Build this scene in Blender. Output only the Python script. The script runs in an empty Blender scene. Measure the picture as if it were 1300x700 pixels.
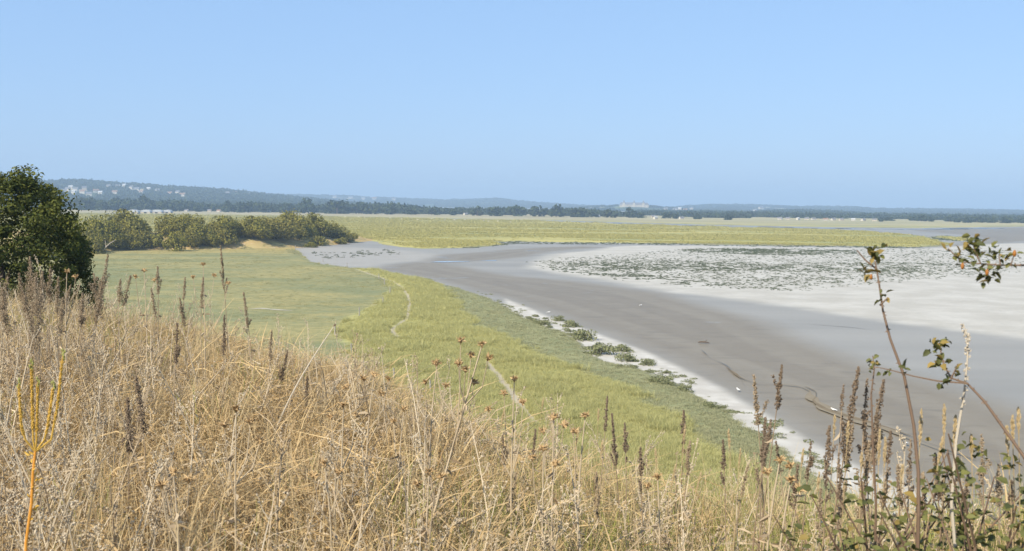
import bpy, math, random
import numpy as np
from mathutils import Vector, Matrix

R = math.radians
rng = np.random.default_rng(7)
random.seed(7)
scene = bpy.context.scene
COL = scene.collection

# ------------------------------------------------------------------ camera
CAM_H, FPX, W0, H0 = 20.0, 1264.0, 1300.0, 700.0
PITCH, ROLL = math.atan(90.0 / FPX), R(0.70)
fwd = np.array([0, math.cos(PITCH), -math.sin(PITCH)])
r0 = np.array([1.0, 0, 0]); u0 = np.cross(r0, fwd)
right = math.cos(ROLL) * r0 + math.sin(ROLL) * u0
up = math.cos(ROLL) * u0 - math.sin(ROLL) * r0
cam_d = bpy.data.cameras.new('camera'); cam = bpy.data.objects.new('camera', cam_d); COL.objects.link(cam)
M = Matrix.Identity(4)
for i in range(3):
    M[i][0], M[i][1], M[i][2] = right[i], up[i], -fwd[i]
M[2][3] = CAM_H
cam.matrix_world = M
cam_d.sensor_width = 36.0; cam_d.lens = 36.0 * FPX / W0
cam_d.clip_start = 0.1; cam_d.clip_end = 60000
cam_d.dof.use_dof = True; cam_d.dof.focus_distance = 22.0; cam_d.dof.aperture_fstop = 9.0
scene.camera = cam

# ------------------------------------------------------------------ sky and sun
SUN_AZ, SUN_EL = math.atan2(-0.62, -0.78), R(41)        # direction towards the sun, clockwise from +Y
world = bpy.data.worlds.new('World'); scene.world = world; world.use_nodes = True
wn = world.node_tree; wn.nodes.clear()
sky = wn.nodes.new('ShaderNodeTexSky'); sky.sky_type = 'NISHITA'; sky.sun_disc = False
sky.sun_elevation = SUN_EL; sky.sun_rotation = SUN_AZ
sky.altitude = 0; sky.air_density = 1.0; sky.dust_density = 1.0; sky.ozone_density = 2.0
bg = wn.nodes.new('ShaderNodeBackground'); bg.inputs[1].default_value = 0.10
wo = wn.nodes.new('ShaderNodeOutputWorld')
veil = wn.nodes.new('ShaderNodeMix'); veil.data_type = 'RGBA'; veil.inputs[0].default_value = 0.65   # even summer haze over the clear sky
veil.inputs[7].default_value = (2.52, 4.22, 7.1, 1)
wn.links.new(sky.outputs[0], veil.inputs[6]); wn.links.new(veil.outputs[2], bg.inputs[0]); wn.links.new(bg.outputs[0], wo.inputs[0])
sd = bpy.data.lights.new('sun', 'SUN'); sd.energy = 5.0; sd.angle = R(0.53); sd.color = (1.0, 0.93, 0.80)
sun = bpy.data.objects.new('sun', sd); COL.objects.link(sun)
sv = Vector((math.sin(SUN_AZ) * math.cos(SUN_EL), math.cos(SUN_AZ) * math.cos(SUN_EL), math.sin(SUN_EL)))
sun.rotation_euler = sv.to_track_quat('Z', 'Y').to_euler(); sun.location = (-40, -40, 80)
vs = scene.view_settings
vs.view_transform = 'Standard'; vs.look = 'None'; vs.gamma = 1.0; vs.exposure = 0.55; vs.use_curve_mapping = False
scene.cycles.max_bounces = 4; scene.cycles.diffuse_bounces = 2; scene.cycles.transmission_bounces = 2
scene.cycles.transparent_max_bounces = 6; scene.cycles.volume_bounces = 0
scene.cycles.use_denoising = True

# ------------------------------------------------------------------ projection, noise, distance helpers
CAMP = np.array([0, 0, CAM_H])
def pdir(px, py):
    return fwd + (px - 650.0) / FPX * right - (py - 350.0) / FPX * up
def gnd(px, py, z=0.0):
    d = pdir(px, py); t = (z - CAM_H) / d[2]
    return (CAMP + d * t)[:2]
def at(px, py, dist):                       # point at horizontal distance
    d = pdir(px, py); return CAMP + d * (dist / math.hypot(d[0], d[1]))
def poly(pts):
    return np.array([gnd(*p) for p in pts])
def hash2(ix, iy, s):
    n = (ix.astype(np.int64) * 374761393 + iy.astype(np.int64) * 668265263 + s * 974711) & 0x7fffffff
    n = ((n ^ (n >> 13)) * 1274126177) & 0x7fffffff
    return ((n ^ (n >> 16)) & 0xffff) / 65535.0
def vnoise(x, y, s=0):
    ix, iy = np.floor(x), np.floor(y); fx, fy = x - ix, y - iy
    fx = fx * fx * (3 - 2 * fx); fy = fy * fy * (3 - 2 * fy)
    a, b = hash2(ix, iy, s), hash2(ix + 1, iy, s); c, d = hash2(ix, iy + 1, s), hash2(ix + 1, iy + 1, s)
    return (a + (b - a) * fx) * (1 - fy) + (c + (d - c) * fx) * fy
def fbm(x, y, sc, o=3, s=0):
    v = 0; a = 0.5; t = 0
    for k in range(o):
        v = v + a * vnoise(x / sc, y / sc, s + k); t += a; a *= .5; sc *= .5
    return v / t * 2 - 1
def sdf(P, X, Y):                           # >0 inside
    D = np.full(X.shape, 1e18); inside = np.zeros(X.shape, bool); n = len(P)
    for i in range(n):
        a, b = P[i], P[(i + 1) % n]; ex, ey = b - a
        L = ex * ex + ey * ey + 1e-12
        t = np.clip(((X - a[0]) * ex + (Y - a[1]) * ey) / L, 0, 1)
        D = np.minimum(D, (X - a[0] - t * ex) ** 2 + (Y - a[1] - t * ey) ** 2)
        c = ((a[1] <= Y) & (b[1] > Y)) | ((b[1] <= Y) & (a[1] > Y))
        if abs(ey) > 1e-9:
            inside ^= c & (X < a[0] + (Y - a[1]) / ey * ex)
    D = np.sqrt(D); return np.where(inside, D, -D)
def sdline(P, X, Y):
    D = np.full(X.shape, 1e18)
    for a, b in zip(P[:-1], P[1:]):
        e = b - a; L = e @ e + 1e-12
        t = np.clip(((X - a[0]) * e[0] + (Y - a[1]) * e[1]) / L, 0, 1)
        D = np.minimum(D, (X - a[0] - t * e[0]) ** 2 + (Y - a[1] - t * e[1]) ** 2)
    return np.sqrt(D)
def sstep(a, b, x):
    t = np.clip((x - a) / (b - a), 0, 1); return t * t * (3 - 2 * t)

# ------------------------------------------------------------------ mesh helpers
def mk(name, V, F, mat=None, parent=None, attrs=None, smooth=False, link=True):
    V = np.asarray(V, dtype=np.float32).reshape(-1, 3)
    me = bpy.data.meshes.new(name)
    if isinstance(F, np.ndarray) and F.ndim == 2:
        n, k = F.shape
        me.vertices.add(len(V)); me.vertices.foreach_set('co', V.ravel())
        me.loops.add(n * k); me.loops.foreach_set('vertex_index', F.astype(np.int32).ravel())
        me.polygons.add(n); me.polygons.foreach_set('loop_start', np.arange(0, n * k, k, dtype=np.int32))
        me.update(calc_edges=True)
    else:
        me.from_pydata(V.tolist(), [], F)
    for k_, a in (attrs or {}).items():
        at_ = me.attributes.new(k_, 'FLOAT', 'POINT'); at_.data.foreach_set('value', np.asarray(a, np.float32).ravel())
    if smooth:
        me.polygons.foreach_set('use_smooth', np.ones(len(me.polygons), bool))
    if mat: me.materials.append(mat)
    me.update()
    o = bpy.data.objects.new(name, me)
    if link: COL.objects.link(o)
    if parent: o.parent = parent
    return o
def tag(o, label=None, cat=None, group=None, kind=None):
    if label: o['label'] = label
    if cat: o['category'] = cat
    if group: o['group'] = group
    if kind: o['kind'] = kind
    return o
def empty(name, loc, rz=0, **k):
    o = bpy.data.objects.new(name, None); COL.objects.link(o)
    o.location = [float(c) for c in loc]; o.rotation_euler[2] = float(rz); o.empty_display_size = .2
    return tag(o, **k)
def copy_tree(o, parent=None):
    c = o.copy(); COL.objects.link(c); c.parent = parent
    for ch in o.children: copy_tree(ch, c)
    return c
class MB:
    def __init__(s): s.v = []; s.f = []; s.t = []
    def add(s, V, F, tint=0.5):
        b = len(s.v); s.v += [tuple(map(float, p)) for p in V]; s.f += [tuple(b + i for i in f) for f in F]; s.t += [tint] * len(V)
    def tube(s, pts, rad, n=5, tint=.5):
        pts = [Vector(p) for p in pts]; V = []; F = []
        for i, p in enumerate(pts):
            d = (pts[min(i + 1, len(pts) - 1)] - pts[max(i - 1, 0)]).normalized()
            a = d.orthogonal().normalized() if i == 0 else (a - d * a.dot(d)).normalized()
            b = d.cross(a); r = rad[i] if hasattr(rad, '__len__') else rad
            for k in range(n):
                w = 2 * math.pi * k / n; V.append(p + (a * math.cos(w) + b * math.sin(w)) * r)
        for i in range(len(pts) - 1):
            for k in range(n):
                F.append((i * n + k, i * n + (k + 1) % n, (i + 1) * n + (k + 1) % n, (i + 1) * n + k))
        F.append(tuple(range(n))[::-1]); F.append(tuple(range((len(pts) - 1) * n, len(pts) * n)))
        s.add(V, F, tint)
    def octa(s, c, rx, rz, tint=.5, d=None):
        c = Vector(c); z = Vector(d).normalized() if d is not None else Vector((random.gauss(0, 1), random.gauss(0, 1), random.gauss(0, 1))).normalized()
        x = z.orthogonal().normalized(); y = z.cross(x)
        V = [c + z * rz, c - z * rz, c + x * rx, c + y * rx, c - x * rx, c - y * rx]
        s.add(V, [(0, 2, 3), (0, 3, 4), (0, 4, 5), (0, 5, 2), (1, 3, 2), (1, 4, 3), (1, 5, 4), (1, 2, 5)], tint)
    def leaf(s, base, d, L, wd, nrm=None, tint=.5, fold=.25):
        base = Vector(base); d = Vector(d).normalized()
        n = Vector(nrm) if nrm is not None else Vector((random.gauss(0, 1), random.gauss(0, 1), random.gauss(0, 1)))
        sd_ = d.cross(n); sd_ = sd_.normalized() if sd_.length > 1e-6 else d.orthogonal().normalized()
        n = sd_.cross(d).normalized(); h = n * (wd * fold)
        V = [base, base + d * L * .33 + sd_ * wd * .5 + h, base + d * L * .33, base + d * L * .33 - sd_ * wd * .5 + h,
             base + d * L * .72 + sd_ * wd * .38 + h * .6, base + d * L * .72 - n * L * .03, base + d * L * .72 - sd_ * wd * .38 + h * .6, base + d * L - n * L * .1]
        s.add(V, [(0, 2, 1), (0, 3, 2), (1, 2, 5, 4), (2, 3, 6, 5), (4, 5, 7), (5, 6, 7)], tint)
    def box(s, lo, hi, tint=.5):
        x0, y0, z0 = lo; x1, y1, z1 = hi
        s.add([(x0, y0, z0), (x1, y0, z0), (x1, y1, z0), (x0, y1, z0), (x0, y0, z1), (x1, y0, z1), (x1, y1, z1), (x0, y1, z1)],
              [(3, 2, 1, 0), (4, 5, 6, 7), (0, 1, 5, 4), (1, 2, 6, 5), (2, 3, 7, 6), (3, 0, 4, 7)], tint)
    def build(s, name, mat, parent=None, smooth=False, link=True):
        return mk(name, s.v, s.f, mat, parent, {'tint': s.t}, smooth, link)

# ------------------------------------------------------------------ materials
class NT:
    def __init__(s, name, rough=.9, spec=.2):
        s.m = bpy.data.materials.new(name); s.m.use_nodes = True; s.nt = s.m.node_tree
        s.b = s.nt.nodes['Principled BSDF']; s.out = s.nt.nodes['Material Output']
        s.b.inputs['Roughness'].default_value = rough; s.b.inputs['Specular IOR Level'].default_value = spec
        s.pos = s.n('ShaderNodeTexCoord').outputs['Object']
    def n(s, t, **k):
        x = s.nt.nodes.new(t)
        for a, v in k.items(): setattr(x, a, v)
        return x
    def put(s, sock, v):
        if isinstance(v, bpy.types.NodeSocket): s.nt.links.new(v, sock)
        elif isinstance(v, tuple) and len(v) == 3 and sock.type == 'RGBA': sock.default_value = (v[0] * .80, v[1] * .775, v[2] * .73, 1)
        else: sock.default_value = v
    def math(s, op, a, b=0.0, clamp=False):
        x = s.n('ShaderNodeMath', operation=op, use_clamp=clamp); s.put(x.inputs[0], a); s.put(x.inputs[1], b); return x.outputs[0]
    def mix(s, f, a, b, mode='MIX'):
        x = s.n('ShaderNodeMix', data_type='RGBA', blend_type=mode); s.put(x.inputs[0], f); s.put(x.inputs[6], a); s.put(x.inputs[7], b); return x.outputs[2]
    def noise(s, sc, det=4, rough=.55, vec=None, stretch=None):
        v = vec if vec is not None else s.pos
        if stretch:
            mp = s.n('ShaderNodeMapping'); s.nt.links.new(v, mp.inputs[0]); mp.inputs['Scale'].default_value = stretch; v = mp.outputs[0]
        x = s.n('ShaderNodeTexNoise'); s.nt.links.new(v, x.inputs['Vector'])
        x.inputs['Scale'].default_value = sc; x.inputs['Detail'].default_value = det; x.inputs['Roughness'].default_value = rough
        return x.outputs['Fac']
    def ss(s, a, b, x):
        m = s.n('ShaderNodeMapRange', interpolation_type='SMOOTHSTEP'); s.put(m.inputs['Value'], x)
        m.inputs['From Min'].default_value = a; m.inputs['From Max'].default_value = b; return m.outputs[0]
    def attr(s, nm):
        return s.n('ShaderNodeAttribute', attribute_name=nm).outputs['Fac']
    def rnd(s):
        return s.n('ShaderNodeObjectInfo').outputs['Random']
    def bump(s, h, st=.3, dist=.1):
        x = s.n('ShaderNodeBump'); s.put(x.inputs['Height'], h); x.inputs['Strength'].default_value = st; x.inputs['Distance'].default_value = dist
        s.nt.links.new(x.outputs[0], s.b.inputs['Normal'])
    def done(s, col, rough=None):
        s.put(s.b.inputs['Base Color'], col)
        if rough is not None: s.put(s.b.inputs['Roughness'], rough)
        return s.m
def leafmat(name, c0, c1, c2=None, trans=.25, rough=.7, spec=.25, patch=0):
    """foliage: colour varied by the per-piece tint and per-object random, some light passing through"""
    t = NT(name, rough, spec); c = t.mix(t.attr('tint'), c0, c1)
    c = t.mix(t.math('MULTIPLY', t.ss(.38, .62, t.noise(patch, 3)) if patch else t.rnd(), .55), c, c2 or c1)
    t.done(c)
    if trans:
        tr = t.n('ShaderNodeBsdfTranslucent'); t.put(tr.inputs[0], c); mx = t.n('ShaderNodeMixShader'); mx.inputs[0].default_value = trans
        t.nt.links.new(t.b.outputs[0], mx.inputs[1]); t.nt.links.new(tr.outputs[0], mx.inputs[2]); t.nt.links.new(mx.outputs[0], t.out.inputs[0])
    return t.m
def plain(name, c, var=.15, sc=3.0, rough=.85):
    t = NT(name, rough); n = t.noise(sc, 4)
    k = t.math('ADD', t.math('MULTIPLY', n, var * 2), 1 - var)
    t.bump(n, .3, .02)
    return t.done(t.mix(1.0, c, t.n('ShaderNodeCombineColor').outputs[0], 'MIX') if False else t.mix(n, tuple(x * (1 - var) for x in c), tuple(min(1, x * (1 + var)) for x in c)))

MT = {}
MT['straw'] = leafmat('dry_straw', (.46, .295, .12), (.83, .62, .325), (.70, .525, .29), .35, patch=1.1)
MT['pale_straw'] = leafmat('pale_straw', (.58, .44, .23), (.85, .68, .40), (.72, .58, .36), .35, patch=1.1)
MT['deadweed'] = leafmat('dead_weed', (.28, .185, .10), (.70, .56, .38), (.55, .45, .32), .2)
MT['paleweed'] = leafmat('bleached_weed', (.50, .40, .27), (.84, .72, .53), (.70, .59, .44), .2)
MT['greengrass'] = leafmat('green_grass', (.22, .28, .06), (.50, .49, .14), (.38, .41, .115), .35, patch=1.1)
MT['seed'] = leafmat('brown_seed', (.10, .068, .042), (.34, .255, .175), (.25, .19, .14), .08)
MT['seedgrey'] = leafmat('grey_seed', (.20, .145, .085), (.52, .41, .28), (.38, .30, .21), .1)
MT['stem'] = leafmat('brown_stem', (.24, .165, .10), (.44, .34, .23), (.36, .28, .20), 0)
MT['palestem'] = leafmat('pale_stem', (.42, .37, .29), (.66, .59, .48), (.55, .49, .40), 0)
MT['stalk'] = leafmat('dry_stalk', (.38, .29, .19), (.66, .55, .39), (.55, .45, .31), 0)
MT['thistle'] = leafmat('dry_thistle_head', (.40, .26, .12), (.76, .56, .31), (.62, .45, .25), .15)
MT['orange'] = leafmat('orange_stem', (.80, .34, .045), (.88, .44, .08), (.85, .38, .06), .15)
MT['orangespike'] = leafmat('orange_spike', (.50, .31, .05), (.85, .55, .11), (.70, .44, .08), .15)
MT['bud'] = leafmat('green_bud', (.36, .38, .10), (.46, .46, .16), None, .2)
MT['briarleaf'] = leafmat('briar_leaf', (.045, .06, .02), (.23, .23, .07), (.14, .145, .05), .2, .6, .2)
MT['briarwarm'] = leafmat('briar_turning_leaf', (.24, .18, .05), (.42, .30, .09), (.32, .24, .08), .25, .6, .2)
MT['briarstem'] = leafmat('briar_stem', (.12, .075, .05), (.22, .15, .10), None, 0)
MT['hip'] = plain('rose_hip_skin', (.36, .15, .035), .4, 60, .5)
MT['marshgrass'] = leafmat('marsh_grass', (.42, .425, .16), (.76, .71, .35), (.63, .605, .27), .42, .85, .08)
MT['marshgrey'] = leafmat('sea_lavender_grass', (.32, .335, .195), (.53, .51, .31), (.43, .43, .25), .3, .85, .08)
MT['meadowturf'] = leafmat('grazed_turf', (.30, .30, .14), (.45, .42, .21), (.38, .35, .16), .3, .85, .08)
MT['farmarsh'] = leafmat('far_marsh_grass', (.42, .40, .14), (.60, .54, .22), (.51, .475, .18), .3, .85, .08)
MT['saltplant'] = leafmat('salt_plant', (.075, .098, .058), (.16, .185, .105), (.12, .14, .085), .1)
MT['saltbush'] = leafmat('salt_bush_leaf', (.15, .175, .085), (.36, .37, .20), (.27, .28, .145), .2, .85, .06)
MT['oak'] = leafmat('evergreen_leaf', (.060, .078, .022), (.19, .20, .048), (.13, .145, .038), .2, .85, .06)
MT['bushleaf'] = leafmat('bush_leaf', (.11, .122, .024), (.365, .335, .075), (.31, .265, .08), .2, .85, .06)
MT['wood'] = leafmat('wood_leaf', (.022, .040, .018), (.085, .105, .040), (.06, .075, .03), .1, .85, .06)
MT['bark'] = plain('bark', (.13, .10, .075), .35, 8)
MT['deadwood'] = plain('dead_wood', (.45, .40, .33), .2, 6)
MT['post'] = plain('weathered_post', (.38, .36, .33), .25, 12)
MT['housewall'] = plain('cream_render', (.60, .53, .42), .08, .5)
MT['housewhite'] = plain('white_render', (.62, .58, .50), .06, .5)
MT['slate'] = plain('slate_roof', (.20, .20, .22), .15, 1)
MT['tileroof'] = plain('brown_tile_roof', (.30, .19, .13), .15, 1)
MT['sheet'] = plain('pale_sheet_roof', (.50, .52, .54), .06, .6, .5)
MT['dark'] = plain('dark_opening', (.05, .05, .055), .2, 2)
MT['wool'] = plain('cream_wool', (.72, .66, .54), .1, 6)
MT['gull'] = plain('white_plumage', (.85, .85, .84), .05, 6)

# ------------------------------------------------------------------ ground layout (unprojected outlines on the plain)
SHORE = [(392, 331), (410, 335), (440, 340), (470, 343), (500, 347), (530, 354), (560, 362), (585, 368), (610, 376), (635, 386), (648, 394),
         (658, 401), (675, 409), (695, 415), (715, 423), (733, 436), (742, 451), (765, 459), (800, 467), (828, 479), (850, 490), (875, 501), (905, 514),
         (925, 526), (945, 540), (975, 562), (1010, 582), (1050, 606), (1100, 640), (1160, 680), (1250, 740), (1500, 900)]
MEADOW = poly([(-900, 326), (-300, 328), (100, 322), (200, 316), (290, 313), (350, 308), (378, 314), (384, 322)] + SHORE + [(1500, 1800), (-900, 1800)])
TALL = poly([(372, 318), (384, 322)] + SHORE[:7] + [(562, 366), (578, 385), (596, 405), (604, 421), (640, 430), (690, 455), (730, 471), (765, 490), (800, 500),
             (830, 520), (862, 545), (905, 572), (960, 605), (1010, 645), (1000, 900), (700, 640), (655, 578), (600, 548), (560, 522), (510, 502), (467, 472), (450, 452),
             (430, 432), (426, 420), (440, 409), (465, 396), (482, 389), (493, 379), (497, 368), (489, 357), (470, 348), (445, 341), (415, 334), (390, 327)])
FARM_A = poly([(-600, 310), (100, 308), (300, 306), (400, 304), (455, 304), (475, 309), (500, 314), (530, 317), (575, 316), (610, 314), (640, 311), (628, 307.5), (660, 307), (700, 308), (800, 309),
               (900, 310.5), (1000, 312), (1100, 313.2), (1170, 314), (1205, 311), (1190, 304), (1160, 299), (1110, 295), (1050, 292.5), (980, 290.5), (900, 288.5), (800, 285.5),
               (700, 281.5), (560, 278.5), (400, 276), (100, 271.5), (-600, 264)])
FARM_B = poly([(-600, 262), (100, 270.5), (400, 274.8), (560, 277.3), (700, 279.8), (800, 282.8), (900, 285.5), (1000, 287.6), (1100, 289.2), (1170, 289.6), (1230, 288.8), (1330, 287.5), (1700, 291),
               (1900, 283), (1300, 276), (900, 271), (650, 268), (300, 264), (-600, 253)])
ISLE = poly([(1188, 301), (1205, 300.5), (1222, 302.5), (1240, 304.5), (1236, 306), (1215, 306.2), (1195, 304.5)])
DARK1 = poly([(470, 342), (500, 336), (530, 333), (565, 334), (610, 344), (650, 350), (700, 354.5), (745, 359), (780, 364), (840, 373), (875, 382), (911, 391), (946, 400), (985, 412), (1020, 427),
              (1055, 442), (1100, 458), (1160, 475), (1230, 496), (1330, 530), (1600, 640), (1600, 860), (1350, 705), (1300, 682), (1230, 650), (1170, 624), (1100, 597), (1060, 578), (1000, 543),
              (960, 518), (920, 494), (880, 474), (830, 450), (760, 423), (700, 402), (650, 382), (600, 370), (540, 354), (500, 345)])
DARK2 = poly([(535, 332), (560, 324), (610, 320), (650, 316.5), (690, 314), (740, 313), (770, 314), (730, 317), (690, 321), (660, 327), (630, 331), (580, 334)])
DARK3 = poly([(1195, 314), (1225, 308), (1245, 303.5), (1230, 299), (1195, 296), (1150, 292.5), (1180, 290.6), (1250, 289.7), (1340, 288.5), (1500, 290), (1500, 312), (1300, 306), (1260, 309)])
DRY = poly([(672, 333), (680, 341), (710, 348), (740, 352), (800, 361), (860, 371), (900, 376), (960, 385), (1000, 390), (1060, 399), (1150, 411), (1300, 431), (1600, 470), (1600, 335), (1400, 318), (1300, 309), (1230, 311),
            (1180, 316), (1000, 313.5), (900, 312), (800, 312), (760, 317), (710, 322), (690, 328)])
BAY = poly([(385, 316), (420, 314), (470, 316), (520, 320), (545, 324), (530, 330), (490, 333), (455, 337), (415, 334), (390, 330)])
STRIP = poly([(640, 378), (655, 384), (700, 402), (760, 423), (830, 450), (880, 474), (920, 494), (960, 518), (1000, 543), (1060, 578), (1100, 597), (1170, 624), (1230, 650), (1300, 682), (1500, 800),
              (1500, 1000), (1100, 690), (1000, 610), (900, 540), (800, 490), (730, 460), (700, 430), (640, 400)])
PATHS = [poly([(378, 318), (388, 325), (405, 331), (432, 337), (455, 344), (472, 350.5), (487, 356), (500, 361.5), (511, 369), (517, 379), (519.5, 390), (518.5, 401), (516, 411), (506, 418), (497, 424), (501, 430), (507, 436)]),
         poly([(617, 466), (623, 474), (633, 486), (646, 503), (660, 524), (672, 538), (684, 550)])]

def meadow_z(X, Y):
    s = sdf(MEADOW, X, Y)
    w = fbm(X, Y, 14, 3, 11) * 2.2 + fbm(X, Y, 3, 2, 12) * .7
    z = np.clip((s + w) * .16, -1.2, .42) + fbm(X, Y, 22, 3, 13) * .12
    t = sdf(TALL, X, Y); z = z + .45 * sstep(-3, 4, t) * sstep(0, 10, s)
    for P in PATHS: z = z - .22 * sstep(1.6, .3, sdline(P, X, Y))
    return z
CR_A = np.radians([-180, -90, -60, -40, -27, -18, -9, 0, 8, 15, 27, 45, 70, 110, 180])
CR_R = np.array([40, 30, 19, 15, 13.5, 11.5, 9.6, 7.8, 6.8, 6.2, 5.4, 5.0, 6, 12, 40])
CR_Z = np.array([18.9, 18.8, 18.7, 18.55, 18.45, 18.30, 18.10, 17.80, 17.76, 17.90, 18.28, 18.4, 18.4, 18.7, 18.9])
CR_S = np.tan(np.radians([3, 8, 10, 12, 13, 18, 24, 30, 33, 34, 35, 35, 35, 20, 3]))
def hill_z(X, Y):
    r = np.hypot(X, Y); a = np.arctan2(X, Y)
    rc, zc, s = np.interp(a, CR_A, CR_R), np.interp(a, CR_A, CR_Z), np.interp(a, CR_A, CR_S)
    t = np.clip(r / rc, 0, 1); top = 18.4 + (zc - 18.4) * t * t
    k = 1.1; drop = k * np.log1p(np.exp(np.clip((r - rc) / k, -30, 30))) + np.clip(r - rc - 30 * k, 0, None) * 0
    drop = np.where((r - rc) / k > 25, r - rc, drop)
    return top - s * (drop - k * math.log(2) * np.exp(-np.clip(rc - r, 0, None))) + fbm(X, Y, 1.7, 3, 21) * .11 + fbm(X, Y, 9, 2, 25) * .25 * sstep(4, 20, r)
RIDGE = [np.array([*gnd(px, py), h]) for px, py, h in [(-500, 319, 12), (-150, 319, 9), (60, 318, 7), (150, 316, 6.6), (230, 315, 6.3), (300, 314, 6.4), (355, 310, 6.6), (400, 307, 5.0), (432, 305.3, 3.2), (455, 305.3, 1.2)]]
def headland_z(X, Y):
    best = np.full(X.shape, -3.0)
    for a, b in zip(RIDGE[:-1], RIDGE[1:]):
        e = b[:2] - a[:2]; L = e @ e
        t = np.clip(((X - a[0]) * e[0] + (Y - a[1]) * e[1]) / L, 0, 1)
        d = np.hypot(X - a[0] - t * e[0], Y - a[1] - t * e[1]); h = a[2] + (b[2] - a[2]) * t
        wd = 14 + h * 2.6
        best = np.maximum(best, (h + .6) * (1 - sstep(0.12, 1.0, d / wd)) - .6)
    return best + fbm(X, Y, 12, 3, 31) * .8 * sstep(-.6, 2, best)
def z1(f, x, y): return float(f(np.array([float(x)]), np.array([float(y)]))[0])
def gz(x, y):
    """height of the built ground at a point"""
    z = max(z1(meadow_z, x, y), 0.0, z1(headland_z, x, y) if y > 200 else -9)
    if math.hypot(x, y) < 130: z = max(z, z1(hill_z, x, y))
    return z
def polar(az, rr):
    A, Rr = np.meshgrid(az, rr, indexing='ij'); return Rr * np.sin(A), Rr * np.cos(A)
def gridfaces(n, m, keep=None):
    i = np.arange(n * m).reshape(n, m)
    F = np.stack([i[:-1, :-1], i[1:, :-1], i[1:, 1:], i[:-1, 1:]], -1).reshape(-1, 4)
    if keep is not None: F = F[keep.ravel()[F].any(1)]
    return F
def sheet(name, X, Y, Z, mat, attrs=None, keep=None, label=None):
    V = np.stack([X, Y, Z], -1).reshape(-1, 3); F = gridfaces(*X.shape, keep)[:, ::-1]
    used = np.unique(F); rm = np.zeros(len(V), np.int64); rm[used] = np.arange(len(used))
    at_ = {k: v.ravel()[used] for k, v in (attrs or {}).items()}
    o = mk(name, V[used], rm[F], mat, None, at_, True); o['kind'] = 'structure'
    if label: o['label'] = label
    return o

# ---- tidal flat
def flatmat():
    t = NT('tidal_mud', .7, .12)
    big, mid, fine = t.noise(.012, 5), t.noise(.09, 5), t.noise(1.4, 4)
    wob = t.math('ADD', t.math('MULTIPLY', t.math('SUBTRACT', big, .5), 42.0), t.math('MULTIPLY', t.math('SUBTRACT', mid, .5), 12.0))
    def zone(a, w, off=0.0, am=1.0): return t.ss(-w + off, w + off, t.math('ADD', t.attr(a), t.math('MULTIPLY', wob, am)))
    flow = t.noise(1.0, 3, vec=None, stretch=(.004, .05, 1))
    base = t.mix(t.ss(.3, .7, flow), (.285, .282, .268), (.345, .338, .318))
    dry = t.mix(t.ss(.35, .68, mid), (.49, .462, .405), (.59, .565, .51))
    crust = t.ss(.52, .62, t.noise(.5, 5, .65)); dry = t.mix(t.math('MULTIPLY', crust, .3), dry, (.40, .38, .34))
    c = t.mix(zone('sd_dry', 5, 0, .5), base, dry)
    c = t.mix(t.math('MULTIPLY', zone('sd_bay', 6, -4, .5), .8), c, t.mix(mid, (.35, .33, .30), (.47, .45, .41)))
    streak = t.n('ShaderNodeCombineXYZ'); t.put(streak.inputs[0], t.math('MULTIPLY', t.attr('sd_dark'), .12)); t.put(streak.inputs[1], t.math('MULTIPLY', mid, 1.5))
    st = t.noise(1.0, 4, vec=streak.outputs[0])
    dk = t.mix(t.ss(.32, .68, st), (.228, .190, .134), (.278, .239, .176))
    dk = t.mix(t.math('MULTIPLY', t.ss(.55, .72, big), .5), dk, (.275, .24, .185))
    rip = t.noise(1.0, 5, .65, stretch=(.16, .40, 1)); dk = t.mix(t.math('MULTIPLY', t.ss(.50, .70, rip), .6), dk, (.175, .147, .105)); wetp = t.ss(.60, .70, t.noise(.05, 5, .6)); dk = t.mix(t.math('MULTIPLY', wetp, .5), dk, (.205, .18, .15))
    dark = zone('sd_dark', 5, 1, .28)
    c = t.mix(t.math('MULTIPLY', dark, .97), c, dk)
    strip = zone('sd_strip', 1.0, .3, .07)
    sand = t.mix(t.ss(.4, .65, t.noise(.35, 5)), (.52, .49, .44), (.63, .605, .555))
    c = t.mix(strip, c, sand)
    c = t.mix(t.math('MULTIPLY', t.ss(.45, .75, fine), .16), c, (.25, .24, .22))
    rg = t.mix(dark, (.8, .8, .8), (.6, .6, .6)); rg = t.mix(strip, rg, (.9, .9, .9))
    rg = t.mix(t.math('MULTIPLY', wetp, dark), rg, (.30, .30, .30))
    t.bump(t.math('ADD', t.math('MULTIPLY', fine, .6), t.math('ADD', t.noise(.3, 4), rip)), .4, .08)
    return t.done(c, rg)
k = np.concatenate([np.geomspace(1.6, 8, 40), np.geomspace(8.2, 700, 300)])
X, Y = polar(np.radians(np.linspace(-48, 48, 460)), CAM_H * FPX / k[::-1])
Z = fbm(X, Y, 60, 2, 41) * .05 - .06 * sstep(-4, 12, sdf(DARK1, X, Y))
dk_ = np.maximum(np.maximum(sdf(DARK1, X, Y), sdf(DARK2, X, Y)), sdf(DARK3, X, Y))
sheet('mud_flat', X, Y, Z, flatmat(), {'sd_dark': np.clip(dk_, -900, 900), 'sd_dry': np.clip(sdf(DRY, X, Y), -900, 900), 'sd_bay': np.clip(sdf(BAY, X, Y), -900, 900), 'sd_strip': np.clip(sdf(STRIP, X, Y), -900, 900)})

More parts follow.
